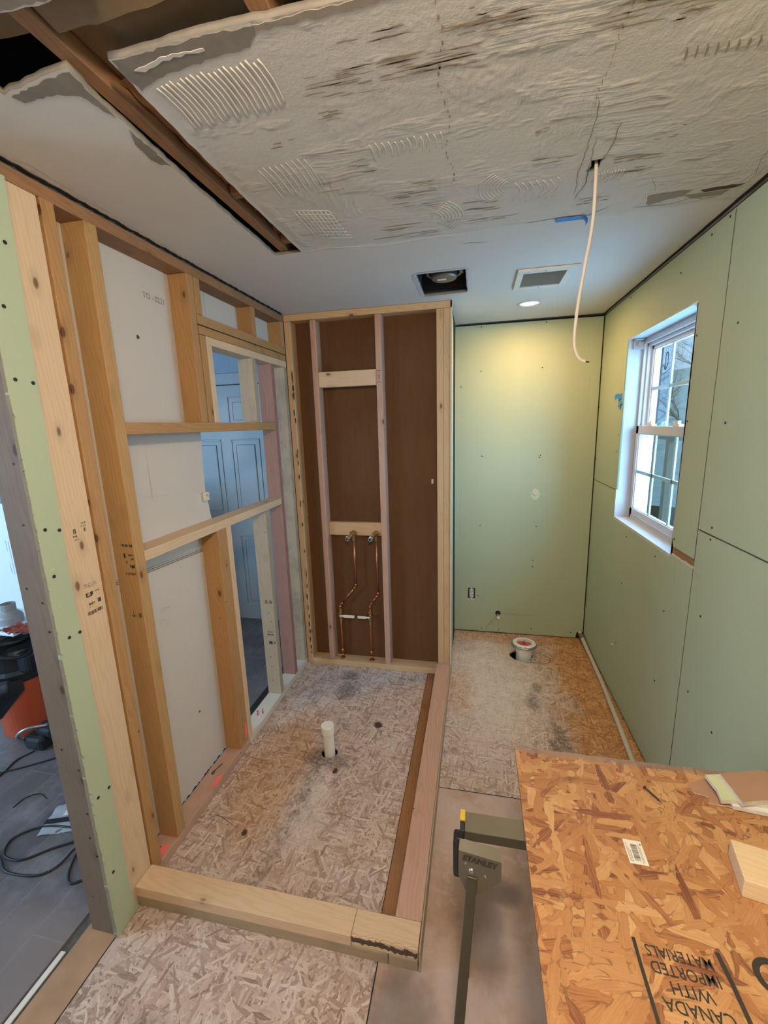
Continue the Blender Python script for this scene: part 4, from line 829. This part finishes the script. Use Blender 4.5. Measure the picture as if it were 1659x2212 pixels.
bm = bmesh.new(); tube(bm, spline([(-.030, .0, .093), (-.006, .0, .112), (.0, 0, .120), (.012, -.004, .108), (.034, -.01, .094)], 5), .0032, 6); cyl(bm, (0, 0, .09), (0, 0, .112), .006, n=10); link('wing_nut', bm, M['zinc'], t)
pp = tag(link('floor_pipe', tube(bmesh.new(), spline([(2.017, .675, .052), (2.018, .60, .045), (2.022, .40, .026), (2.024, .274, .017), (2.016, 0, .017), (1.998, -.373, .017), (1.984, -.617, .017), (1.96, -1.0, .017)], 8), .0135, 12), M['pex'], None, True), 'white plastic pipe lying on the floor along the window wall', 'pipe')
bm = bmesh.new(); cyl(bm, (2.0175, .640, .0500), (2.0185, .585, .0435), .0165, n=14); child('pipe_sleeve', bm, M['kraft'], pp)

# socket in the back wall
t = tag(empty('wall_outlet', (1.1765, BY, .338)), 'double wall socket without a cover plate, low in the green back wall', 'outlet')
bm = bmesh.new(); box(bm, -.026, .026, .004, .045, -.045, .045); link('outlet_box', bm, M['box'], t)
bm = bmesh.new(); box(bm, -.0165, .0165, -.004, .006, -.034, .034, .002); link('socket_face', bm, M['ivory'], t)
for dz in (-.018, .018):
    bm = bmesh.new()
    for dx in (-.006, .006): box(bm, dx - .0012, dx + .0012, -.0052, -.0038, dz - .001, dz + .009)
    cyl(bm, (0, -.0052, dz - .007), (0, -.0038, dz - .007), .0025, n=8); link('socket_slot', bm, M['gap'], t)
bm = bmesh.new(); box(bm, -.007, .007, -.002, .004, -.046, -.034, .0005); box(bm, -.007, .007, -.002, .004, .034, .046, .0005); box(bm, -.028, .022, -.0015, .0, -.054, -.047); link('mounting_ear', bm, M['ivory'], t)
# water stub on the back wall
t = tag(empty('water_stub', (1.388, BY, .172)), 'short capped water stub sticking out low in the green back wall', 'pipe stub')
bm = bmesh.new(); cyl(bm, (0, .01, 0), (0, -.045, -.012), .010, n=14); link('stub_tube', bm, M['zinc'], t, True)
bm = bmesh.new(); cyl(bm, (0, -.040, -.011), (.001, -.062, -.018), .013, .011, n=14); link('stub_cap', bm, M['tagw'], t, True)
bm = bmesh.new(); disc(bm, (0, -.0008, .006), (0, -1, 0), .021, 14); link('stub_hole', bm, M['gap'], t)

# ================================================================ ceiling fittings
t = tag(empty('exhaust_fan', (1.022, -.30, H)), 'metal exhaust fan motor inside the cut ceiling opening', 'fan')
bm = bmesh.new()
for a in ((-.135, -.13, -.19, .19, .03, .19), (.13, .135, -.19, .19, .03, .19), (-.135, .135, -.195, -.19, .03, .19), (-.135, .135, .19, .195, .03, .19), (-.135, .135, -.195, .195, .188, .192)): box(bm, *a)
link('fan_housing', bm, M['box'], t)
bm = bmesh.new(); lathe(bm, [(0, .022), (.060, .022), (.066, .028), (.068, .06), (.075, .066), (.078, .12), (0, .12)], (.005, .0, 0), 36); link('motor_case', bm, M['fan'], t, False)
bm = bmesh.new()
for i in range(14):
    a = 2 * PI * i / 14; p = Vector((.005 + .088 * math.cos(a), .088 * math.sin(a), .05)); q = Vector((.005 + .079 * math.cos(a + .18), .079 * math.sin(a + .18), .05))
    bm.faces.new([bm.verts.new(v) for v in (p, q, q + Vector((0, 0, .07)), p + Vector((0, 0, .07)))])
lathe(bm, [(.078, .048), (.090, .046), (.090, .052)], (.005, 0, 0), 36)
link('fan_wheel', bm, M['fan'], t)
bm = bmesh.new(); box(bm, -.03, .015, -.012, .012, .0195, .0217, .0008); link('rating_label', bm, M['papr'], t)
bm = bmesh.new(); tube(bm, spline([(.09, -.15, .1), (.095, -.10, .04), (.10, -.05, .03), (.098, -.02, .07)], 6), .004, 6); tube(bm, spline([(.105, -.16, .1), (.11, -.11, .03), (.118, -.07, .05), (.12, -.02, .1)], 6), .003, 6); link('fan_wire', bm, M['cable'], t, True)

t = tag(empty('vent_grille', (1.5075, -.245, H)), 'white rectangular ceiling vent grille with louvres', 'vent')
bm = bmesh.new(); ring(bm, -.128, .128, -.150, .150, -.010, -.002, .0, .0, .0) if 0 else None
for a in ((-.128, -.098, -.150, .150), (.098, .128, -.150, .150), (-.098, .098, -.150, -.108), (-.098, .098, .108, .150)): box(bm, *a, -.0095, -.001, .0012)
box(bm, -.128, .15, -.156, -.149, -.0125, -.001, .001)
link('grille_frame', bm, M['louvre'], t)
bm = bmesh.new()
for i in range(13):
    y = -.104 + i * .0162; v = [(-.099, y, -.009), (.099, y, -.009), (.099, y + .0085, -.0020), (-.099, y + .0085, -.0020), (-.099, y, -.0078), (.099, y, -.0078), (.099, y + .0085, -.0012), (-.099, y + .0085, -.0012)]
    vs = [bm.verts.new(p) for p in v]
    for q in ((0, 1, 2, 3), (4, 7, 6, 5), (0, 4, 5, 1), (2, 6, 7, 3), (1, 5, 6, 2), (0, 3, 7, 4)): bm.faces.new([vs[k] for k in q])
link('louvre', bm, M['louvre'], t)
bm = bmesh.new(); box(bm, -.099, .099, -.109, .109, -.0004, -.0002); link('duct_shade', bm, M['dark'], t)  # flat black sheet painted in for the shade of an unbuilt duct
bm = bmesh.new(); cyl(bm, (0, -.13, -.0095), (0, -.13, -.0115), .004, n=10); cyl(bm, (0, .13, -.0095), (0, .13, -.0115), .004, n=10); link('grille_screw', bm, M['zinc'], t)

t = tag(empty('recessed_light', (1.505, .24, H)), 'lit round recessed light in the ceiling near the back wall', 'light')
bm = bmesh.new(); lathe(bm, [(.058, .0), (.075, -.003), (.076, -.0005), (.074, .0)], n=40); lathe(bm, [(.074, -.0015), (.060, -.004), (.056, .0), (.055, .03)], n=40); link('trim_ring', bm, M['white'], t, True)
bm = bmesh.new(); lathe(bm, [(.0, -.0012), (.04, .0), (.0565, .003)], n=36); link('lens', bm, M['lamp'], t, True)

# loose cable from the ceiling
bm = bmesh.new(); cp = [(1.512, -1.205, 2.44), (1.516, -1.21, 2.39), (1.515, -1.21, 2.256), (1.500, -1.21, 2.136), (1.488, -1.21, 2.036), (1.483, -1.21, 1.945), (1.489, -1.21, 1.905), (1.503, -1.21, 1.882), (1.520, -1.21, 1.874)]
tube(bm, spline(cp, 8), .0048, 10, .6, Vector((0, 1, 0)))
t = tag(link('ceiling_cable', bm, M['cable'], None, True), 'cream electrical cable hanging from a hole in the ceiling', 'cable')
bm = bmesh.new()
for d in (-.003, .0, .003): tube(bm, [(1.519, -1.21 + d, 1.8745), (1.529, -1.21 + d * 1.5, 1.872)], .0017, 6)
link('wire_end', bm, M['ink'], t)
def strip(name, P, wv, mat, label, cat, group=None, par=None):
    bm = bmesh.new(); prev = None
    for p in P:
        a = bm.verts.new(Vector(p) + Vector(wv) / 2); b = bm.verts.new(Vector(p) - Vector(wv) / 2)
        if prev: bm.faces.new((prev[0], prev[1], b, a))
        prev = (a, b)
    o = link(name, bm, mat, par); md = o.modifiers.new('thickness', 'SOLIDIFY'); md.thickness = .0004; return tag(o, label, cat, group)
strip('masking_tape', [(1.463, -.890, H - .0035), (1.52, -.889, H - .0032), (1.548, -.889, H - .0036), (1.560, -.888, H - .004), (1.567, -.885, H - .012), (1.568, -.88, H - .022)], (0, .031, 0), M['blue'], 'strip of blue masking tape on the ceiling crack, one end curling down', 'tape', 'scraps of blue masking tape')
strip('masking_tape', [(2.041, .178, 1.832), (2.036, .20, 1.828), (2.028, .225, 1.832), (2.022, .245, 1.825)], (0, .004, .030), M['blue'], 'curled scrap of blue tape on the wall by the window jamb', 'tape', 'scraps of blue masking tape')
strip('masking_tape', [(2.0415, .175, 1.80), (2.036, .20, 1.785), (2.034, .205, 1.765)], (0, .03, .020), M['blue'], 'smaller torn blue tape bit just below the curled scrap', 'tape', 'scraps of blue masking tape')
# ================================================================ worktable: sheet of strand board on a sawhorse
TZ = .8
bm = bmesh.new(); Q = rag([(1.313, -1.576), (2.02, -1.574)], .03, .0015) + [(2.02, -2.62), (1.313, -2.62)]
tb = outline('work_board', [Q], .0115, lambda u, v, w: (u, v, TZ - .0115 + w), M['sheet']); tag(tb, 'loose sheet of orange strand board with black print, laid over a sawhorse', 'board')
TXT = [('MATERIALS', -2.0265, .121), ('IMPORTED', -2.0500, .112), ('WITH', -2.0740, .062), ('CANADA', -2.0980, .092), ('PS 2-10', -2.121, .09)]
for s_, y, w in TXT: text('printed_text', s_, (1.543, y, TZ + .0005), (-1, .04, 0), (0, -1, 0), .0245, M['ink'], tb, w / (len(s_) * .0245 * .66), bold=.0002)
bm = bmesh.new(); ribbon(bm, [(1.478, -2.010, TZ), (1.477, -2.05, TZ), (1.477, -2.2, TZ)], .0060, ZU, .0005, False); ribbon(bm, [(1.609, -2.008, TZ), (1.611, -2.05, TZ), (1.612, -2.2, TZ)], .0075, ZU, .0005, False); link('printed_line', bm, M['ink'], tb)
bm = bmesh.new()
for R_, w in ((.024, .010),): ribbon(bm, [(1.682 + R_ * math.cos(a), -2.030 + R_ * math.sin(a), TZ) for a in [2 * PI * i / 24 for i in range(25)]], w, ZU, .0005, False)
for i in range(5): ribbon(bm, [(1.655 + .012 * i, -2.075 - .002 * i, TZ), (1.655 + .012 * i + .004, -2.10, TZ)], .006, ZU, .0005, False)
link('printed_emblem', bm, M['ink'], tb)
sv = empty('paper_sticker', (1.536, -1.845, TZ + .0006)); sv.rotation_euler = (0, 0, -.02); sv.parent = tb
bm = bmesh.new(); poly(bm, [(-.018, -.026, 0), (.018, -.026, 0), (.018, .028, 0), (-.018, .028, 0)]); link('sticker_paper', bm, M['papr'], sv)
bm = bmesh.new(); R_ = random.Random(8)
y = -.018
while y < .018: h_ = R_.uniform(.0006, .0018); poly(bm, [(-.006, y, .0004), (.006, y, .0004), (.006, y + h_, .0004), (-.006, y + h_, .0004)]); y += h_ + R_.uniform(.0006, .0014)
for x in (-.0145, -.012, -.0095, .009, .0115): ribbon(bm, [(x, -.022, 0), (x, R_.uniform(.0, .022), 0)], .0007, ZU, .0004, False)
poly(bm, [(.013, .018, .0004), (.016, .018, .0004), (.0145, .023, .0004)])
link('sticker_print', bm, M['ink'], sv)

# sawhorse
sh = tag(empty('sawhorse', (1.2, -1.84, 0)), 'dark olive metal folding sawhorse under the edge of the strand board', 'sawhorse')
zt = TZ - .0118
bm = bmesh.new(); box(bm, 1.180, 1.95, -1.850, -1.802, zt - .026, zt, .002); child('crossbar', bm, M['olive'], sh)
bm = bmesh.new(); box(bm, 1.181, 1.32, -1.8505, -1.800, zt - .001, zt + .0012, .0006) ; child('crossbar_lit_top', bm, M['olive2'], sh)  # paler copy of the steel paints the light falling on the bar's top
bm = bmesh.new(); box(bm, 1.170, 1.180, -1.851, -1.799, zt - .03, zt + .001, .002); box(bm, 1.160, 1.190, -1.846, -1.826, zt - .135, zt - .03, .004); box(bm, 1.154, 1.195, -1.842, -1.80, zt - .148, zt - .05, .006); child('end_cap', bm, M['black'], sh)
bm = bmesh.new(); box(bm, 1.1695, 1.1815, -1.826, -1.798, zt - .010, zt + .006, .002); child('yellow_tip', bm, M['yellow'], sh)
# bracket plate with the maker's word
Pl = [(1.168, zt - .030), (1.262, zt - .044), (1.263, zt - .098), (1.212, zt - .144), (1.186, zt - .144), (1.168, zt - .098)]
yb_ = -1.872
bm = bmesh.new(); a = [bm.verts.new((x, yb_, z)) for x, z in Pl]; b = [bm.verts.new((x, yb_ + .003, z)) for x, z in Pl]; bm.faces.new(a); bm.faces.new(b[::-1])
for i in range(6): bm.faces.new((a[i], a[(i + 1) % 6], b[(i + 1) % 6], b[i]))
c1 = [bm.verts.new(p) for p in ((1.168, yb_, zt - .030), (1.262, yb_, zt - .044), (1.262, -1.850, zt - .034), (1.170, -1.850, zt - .020))]; bm.faces.new(c1)
child('bracket_plate', bm, M['olive2'], sh)
text('raised_lettering', 'STANLEY', (1.2150, yb_ - .0012, zt - .052), (1, 0, -.155), (.155, 0, 1), .0205, M['ink'], sh, .90, bold=.0010)
bm = bmesh.new()
for x, z, r in ((1.197, zt - .081, .0065), (1.193, zt - .116, .0045), (1.184, zt - .062, .0022), (1.228, zt - .088, .0030)): cyl(bm, (x, yb_, z), (x, yb_ - .003, z), r, r * .75, n=14)
child('rivet', bm, M['zinc'], sh)
def leg(A, B, w, t_, mat='olive'):
    A = Vector(A); B = Vector(B); d = (B - A).normalized(); u = Vector((1, 0, 0)); u = (u - d * u.dot(d)).normalized(); v = d.cross(u); bm = bmesh.new()
    ra = [bm.verts.new(A + u * p + v * q) for p, q in ((-w, -t_), (w, -t_), (w, t_), (-w, t_))]; rb = [bm.verts.new(B + u * p + v * q) for p, q in ((-w, -t_), (w, -t_), (w, t_), (-w, t_))]
    for i in range(4): bm.faces.new((ra[i], ra[(i + 1) % 4], rb[(i + 1) % 4], rb[i]))
    bm.faces.new(ra[::-1]); bm.faces.new(rb)
    bmesh.ops.bevel(bm, geom=bm.edges[:], offset=.0012, segments=1, affect='EDGES'); return bm
child('leg', leg((1.199, -1.866, .690), (1.143, -2.075, .012), .011, .010), M['olive'], sh)
child('leg', leg((1.203, -1.835, .700), (1.182, -1.625, .010), .009, .008), M['black'], sh)
child('leg', leg((1.90, -1.866, .74), (1.90, -2.075, .012), .011, .010), M['olive'], sh)
child('leg', leg((1.90, -1.835, .74), (1.90, -1.625, .010), .009, .008), M['black'], sh)
for x, y in ((1.143, -2.075), (1.181, -1.622), (1.90, -2.075), (1.90, -1.622)):
    bm = bmesh.new(); box(bm, x - .014, x + .014, y - .016, y + .016, 0, .022, .003); child('rubber_foot', bm, M['black'], sh)

# things on the worktable
wb_ = board('wood_block', 'pale cut block of lumber on the strand board, at the right photo edge', 'block', 0, .20, 0, .089, 0, .040, ((.78, .60, .38), (.66, .46, .26)), knots=.0, axis=0)
wb_.rotation_euler = (0, 0, -.225); wb_.location = (1.809, -1.880, TZ + .0203)
def scrap(pts, z, th, mt, mb, label, rot=(0, 0, 0), grp=None):
    cx = sum(p[0] for p in pts) / len(pts); cy = sum(p[1] for p in pts) / len(pts)
    o = tag(empty('drywall_scrap', (cx, cy, z)), label, 'drywall scrap', grp); P = [(x - cx, y - cy) for x, y in pts]
    bm = bmesh.new(); a = [bm.verts.new((x, y, 0)) for x, y in P]; b = [bm.verts.new((x, y, th)) for x, y in P]; bm.faces.new(a[::-1]); n_ = len(P)
    for i in range(n_): bm.faces.new((a[i], a[(i + 1) % n_], b[(i + 1) % n_], b[i]))
    bm.faces.new(b); link('gypsum_core', bm, M['chalk'], o)
    bm = bmesh.new(); a = [bm.verts.new((x, y, th + .0004)) for x, y in P]; b = [bm.verts.new((x, y, th + .0009)) for x, y in P]; bm.faces.new(a[::-1]); bm.faces.new(b)
    for i in range(n_): bm.faces.new((a[i], a[(i + 1) % n_], b[(i + 1) % n_], b[i]))
    link('face_paper', bm, mt, o); o.rotation_euler = rot; return o
g = 'drywall offcuts on the strand board'
scrap(rag([(1.722, -1.635), (1.768, -1.612), (1.80, -1.625), (1.80, -1.69), (1.745, -1.685), (1.755, -1.668), (1.726, -1.662)], .012, .002, True), TZ + .0006, .0012, M['brown'], M['brown'], 'flat torn scrap of brown drywall paper at the left of the small pile', (0, 0, 0), g)
scrap([(1.790, -1.695), (1.86, -1.703), (2.0, -1.70), (2.0, -1.60), (1.80, -1.61)], TZ + .0022, .0085, M['papr'], M['papr'], 'lowest drywall offcut of the pile, its grey edge showing', (0, 0, 0), g)
scrap(rag([(1.767, -1.618), (1.802, -1.610), (1.90, -1.605), (1.87, -1.69), (1.810, -1.688), (1.766, -1.694), (1.772, -1.66)], .02, .0015, True), TZ + .0115, .0085, M['greenpap'], M['greenpap'], 'drywall offcut lying green side up under the top piece', (.0, .0, 0), g)
scrap(rag([(1.797, -1.620), (1.893, -1.595), (1.955, -1.61), (1.945, -1.665), (1.862, -1.688), (1.803, -1.703)], .02, .0012, True), TZ + .0215, .0110, M['brown'], M['brown'], 'topmost drywall offcut of the pile, brown paper side up', (.0, -.02, 0), g)
sc = tag(empty('drywall_screw', (1.625, -1.685, TZ + .004)), 'loose black screw lying on the strand board', 'screw'); sc.rotation_euler = (0, 0, -1.05)
bm = bmesh.new(); cyl(bm, (-.022, 0, 0), (-.019, 0, 0), .0045, .0028, n=12); cyl(bm, (-.019, 0, 0), (-.012, 0, 0), .0018, n=8); link('screw_head', bm, M['ink'], sc)
bm = bmesh.new(); cyl(bm, (-.012, 0, 0), (.020, 0, 0), .0017, .0013, n=8); cyl(bm, (.020, 0, 0), (.026, 0, 0), .0013, .0002, n=8)
for i in range(12): cyl(bm, (-.010 + i * .0025, 0, 0), (-.0085 + i * .0025, 0, 0), .0026, .0014, n=8)
link('screw_shank', bm, M['ink'], sc)
sp_ = tag(empty('drywall_screw', (1.60, -1.64, TZ)), '', ''); bpy.data.objects.remove(sp_)

# ================================================================ things in the next room
# orange bucket with a shop vacuum head
t = tag(empty('shop_vacuum', (-1.42, -.90, -.006)), 'orange bucket vacuum with black motor head standing in the next room', 'vacuum')
bm = bmesh.new(); lathe(bm, [(0, 0), (.125, 0), (.128, .004), (.145, .30), (.152, .302), (.152, .315), (.146, .317), (.149, .355), (.153, .358), (.153, .365), (0, .365)], n=40); link('bucket', bm, M['orange'], t, False)
bm = bmesh.new(); lathe(bm, [(.158, .350), (.165, .36), (.165, .40), (.150, .42), (.148, .50), (.135, .53), (.105, .55), (0, .55)], n=36); box(bm, -.06, .06, -.17, .10, .50, .60, .02); box(bm, .10, .19, -.09, .09, .40, .52, .02); link('motor_head', bm, M['black'], t, False)
bm = bmesh.new(); tube(bm, spline([(-.14, -.10, .60), (-.05, -.17, .615), (.07, -.17, .61), (.15, -.09, .60), (.13, 0, .60)], 6), .010, 8); tube(bm, spline([(.15, .0, .55), (.19, -.08, .52), (.16, -.16, .54), (.06, -.19, .57)], 6), .010, 8); link('handle', bm, M['black'], t, True)
bm = bmesh.new(); tube(bm, spline([(-.20, -.17, .40), (-.06, -.22, .385), (.06, -.20, .37), (.13, -.16, .365)], 8), .035, 14); link('hose', bm, plain('hose_grey_black', (.045, .055, .065), .5), t, True)
nz = bmesh.new(); vs1 = [nz.verts.new(p) for p in ((.11, -.20, .405), (.19, -.12, .405), (.19, -.12, .335), (.11, -.20, .335), (-.02, -.25, .195), (.06, -.19, .180), (.05, -.19, .155), (-.03, -.25, .165))]
for q in ((0, 1, 2, 3), (4, 7, 6, 5), (0, 4, 5, 1), (1, 5, 6, 2), (2, 6, 7, 3), (3, 7, 4, 0)): nz.faces.new([vs1[i] for i in q])
bmesh.ops.bevel(nz, geom=nz.edges[:], offset=.008, segments=2, affect='EDGES'); link('floor_nozzle', nz, M['black'], t)
bm = bmesh.new(); lathe(bm, [(0, .645), (.15, .645), (.155, .652), (.155, .66), (0, .66)], n=30); link('vac_lid', bm, M['foam'], t) if 0 else bm.free()
bx_ = tag(empty('storage_lid', (-1.44, -.86, .626)), 'white lid lying on top of the vacuum head', 'lid'); bm = bmesh.new(); box(bm, -.20, .17, -.14, .15, .0, .022, .006); link('lid_panel', bm, M['foam'], bx_); bm = bmesh.new(); ribbon(bm, [(-.15, -.11, .022), (.12, -.11, .022)], .006, ZU, .0006, False); ribbon(bm, [(.12, -.11, .022), (.12, .10, .022)], .006, ZU, .0006, False); link('lid_line', bm, M['bluetxt'], bx_)
rg_ = tag(link('red_rag', crumple(-.09, .09, -.05, .05, .0, .02, 14, 10), M['rag'], None, True, loc=(-1.27, -.955, .655)), 'crumpled dark red cloth beside the grey pipe fitting', 'cloth')
t = tag(empty('pipe_reducer', (-1.432, -.885, .6485)), 'grey plastic pipe reducer standing on the lid in the next room', 'pipe fitting')
bm = bmesh.new(); lathe(bm, [(.060, 0), (.062, .035), (.055, .05), (.038, .068), (.036, .072), (.036, .115), (.031, .115), (.031, .02), (.055, .005), (.060, 0)], n=32); link('reducer_body', bm, M['pvcg'], t, False)
# black corded tool on the floor
t = tag(empty('power_tool', (-1.17, -1.03, -.006)), 'black corded tool lying on the grey floor beside the orange bucket', 'tool')
bm = bmesh.new(); box(bm, -.07, .06, -.06, .07, .0, .085, .022); box(bm, -.02, .10, -.03, .05, .06, .13, .02); link('tool_body', bm, M['black'], t)
bm = bmesh.new(); tube(bm, spline([(-.06, -.05, .04), (-.07, -.08, .10), (-.02, -.06, .14), (.05, .0, .13)], 6), .009, 8); link('tool_handle', bm, M['zinc'], t, True)
# black cable in loops
def floor_cable(name, pts, r, label, z=.0):
    bm = bmesh.new(); tube(bm, spline([(x, y, -.006 + r + zz) for x, y, zz in [(p + (0,))[:3] for p in pts]], 8), r, 8); return tag(link(name, bm, M['black'], None, True), label, 'cable', 'black cables on the floor of the next room')
floor_cable('power_cable', [(-.36, -1.35), (-.45, -1.42), (-.53, -1.437), (-.62, -1.445), (-.70, -1.475), (-.745, -1.53), (-.715, -1.585), (-.664, -1.603), (-.60, -1.592), (-.53, -1.534), (-.44, -1.475), (-.36, -1.42), (-.28, -1.38)], .0045, 'black cable looping over the grey floor, widest left-hand loop')
floor_cable('power_cable', [(-.80, -1.57), (-.70, -1.61), (-.64, -1.642), (-.567, -1.648), (-.474, -1.632), (-.435, -1.585), (-.425, -1.52, .008), (-.41, -1.47, .010), (-.37, -1.42, .012), (-.30, -1.37)], .0045, 'black cable arcing along the floor nearest the camera')
floor_cable('power_cable', [(-.40, -1.44, .02), (-.405, -1.50, .014), (-.392, -1.56), (-.36, -1.61), (-.32, -1.635), (-.28, -1.608), (-.22, -1.53), (-.16, -1.45)], .0045, 'black cable in a narrow U by the doorway jamb')
floor_cable('power_cable', [(-1.17, -1.09), (-1.20, -1.16), (-1.18, -1.24), (-1.18, -1.33), (-1.22, -1.42)], .004, 'thin black cord trailing from the tool by the bucket')
floor_cable('power_cable', [(-1.40, -1.36), (-1.15, -1.22), (-1.0, -1.11), (-.85, -1.0)], .004, 'straight black cord crossing behind the looped cables')
bm = bmesh.new(); tube(bm, spline([(-.91, -1.40, -.004), (-.905, -1.345, -.003), (-.86, -1.315, -.003), (-.80, -1.33, -.004)], 5), .0022, 5); tag(link('twig_scrap', bm, M['gap'], None), 'thin dark curved scrap of wire on the grey floor', 'scrap')
t = tag(empty('plastic_bag', (-.56, -1.375, -.005)), 'flat grey plastic package with a white label on the grey floor', 'package'); t.rotation_euler = (0, 0, .35)
link('bag_film', crumple(-.13, .14, -.085, .075, .002, .007, 14, 12), M['envel'], t, True)
bm = bmesh.new(); box(bm, -.07, .08, .0, .065, .007, .009); link('label', bm, M['papr'], t); bm = bmesh.new(); bars(bm, (-.05, .02, .009), (1, 0, 0), (0, 1, 0), .05, .022, 12, ZU, 4, .5); link('barcode', bm, M['ink'], t)
bm = bmesh.new(); box(bm, -.13, .14, -.035, -.012, .010, .0115); link('dark_band', bm, M['black'], t)
bm = bmesh.new(); box(bm, -.009, .009, -.17, .17, .0, .005, .0008); o = link('wood_shim', bm, M['papr'], None, loc=(-.146, -1.99, -.010)); tag(o, 'thin pale strip of wood in the floor gap at the doorway', 'strip')
# large white wrapped panel leaning in the next room, with faint print
t = tag(empty('white_panel', (-2.3, -.25, 0)), 'large white wrapped panel with faint print in the next room', 'panel')
bm = bmesh.new(); box(bm, -1.0, .95, .0, .03, .0, 1.222, .004); link('panel_board', bm, M['foam'], t)
bm = bmesh.new()
for x, z0, z1 in ((.05, .86, .94), (.075, .675, .94), (.05, .68, .757), (.098, .744, .916)): ribbon(bm, [(x, 0, z0), (x, 0, z1)], .004, (0, -1, 0), .0006, False)
link('printed_line', bm, M['bluetxt'], t)
text('printed_text', 'S I D E', (-2.185, -.2508, .80), (0, 0, 1), (-1, 0, 0), .042, M['bluetxt'], t)
text('printed_text', 'K', (-2.165, -.2508, .715), (0, 0, 1), (-1, 0, 0), .06, M['bluetxt'], t)
# metal box corner bracket on the partition drywall
bm = bmesh.new(); box(bm, -.006, .006, -.02, .02, -.022, .02, .003); cyl(bm, (.006, .0, .012), (.018, .0, .010), .006, n=10); tag(link('wall_clip', bm, M['chalk'], None, loc=(-.082, -.862, 1.392)), 'small plaster-crusted clip at the torn drywall edge inside the opening', 'clip')

# one object per separate piece where a part repeats
def split_pieces(o, gap):
    bm = bmesh.new(); bm.from_mesh(o.data); left = set(bm.verts); groups = []
    while left:
        st = [left.pop()]; g = {st[0]}
        while st:
            v = st.pop()
            for e in v.link_edges:
                w = e.other_vert(v)
                if w in left: left.discard(w); g.add(w); st.append(w)
        co = [v.co for v in g]; groups.append(({v.index for v in g}, [min(c[i] for c in co) for i in range(3)], [max(c[i] for c in co) for i in range(3)]))
    bm.free(); merged = True
    while merged and gap > 0:
        merged = False
        for i in range(len(groups)):
            for j in range(i + 1, len(groups)):
                a, b = groups[i], groups[j]
                if all(a[1][k] - gap < b[2][k] and b[1][k] - gap < a[2][k] for k in range(3)):
                    groups[i] = (a[0] | b[0], [min(p, q) for p, q in zip(a[1], b[1])], [max(p, q) for p, q in zip(a[2], b[2])]); del groups[j]; merged = True; break
            if merged: break
    groups = [g[0] for g in groups]
    if len(groups) < 2: return
    src = o.data
    for k, g in enumerate(groups):
        b = bmesh.new(); b.from_mesh(src); bmesh.ops.delete(b, geom=[v for v in b.verts if v.index not in g], context='VERTS')
        me = bpy.data.meshes.new(o.name); b.to_mesh(me); b.free()
        for m_ in src.materials: me.materials.append(m_)
        if k == 0: o.data = me
        else:
            c = o.copy(); c.data = me; COL.objects.link(c)
for o in list(S.objects):
    nm = o.name.split('.')[0]
    if nm in ('ink_stamp', 'solder_coupling') and o.type == 'MESH': split_pieces(o, .0085 if nm == 'ink_stamp' else .002)
    if nm in ('printed_line', 'bark_hole', 'marker_paint', 'ring_bolt', 'socket_slot', 'louvre', 'rivet', 'grille_screw', 'fan_wire', 'wire_end', 'window_jamb', 'door_casing', 'mounting_ear'): split_pieces(o, 0)
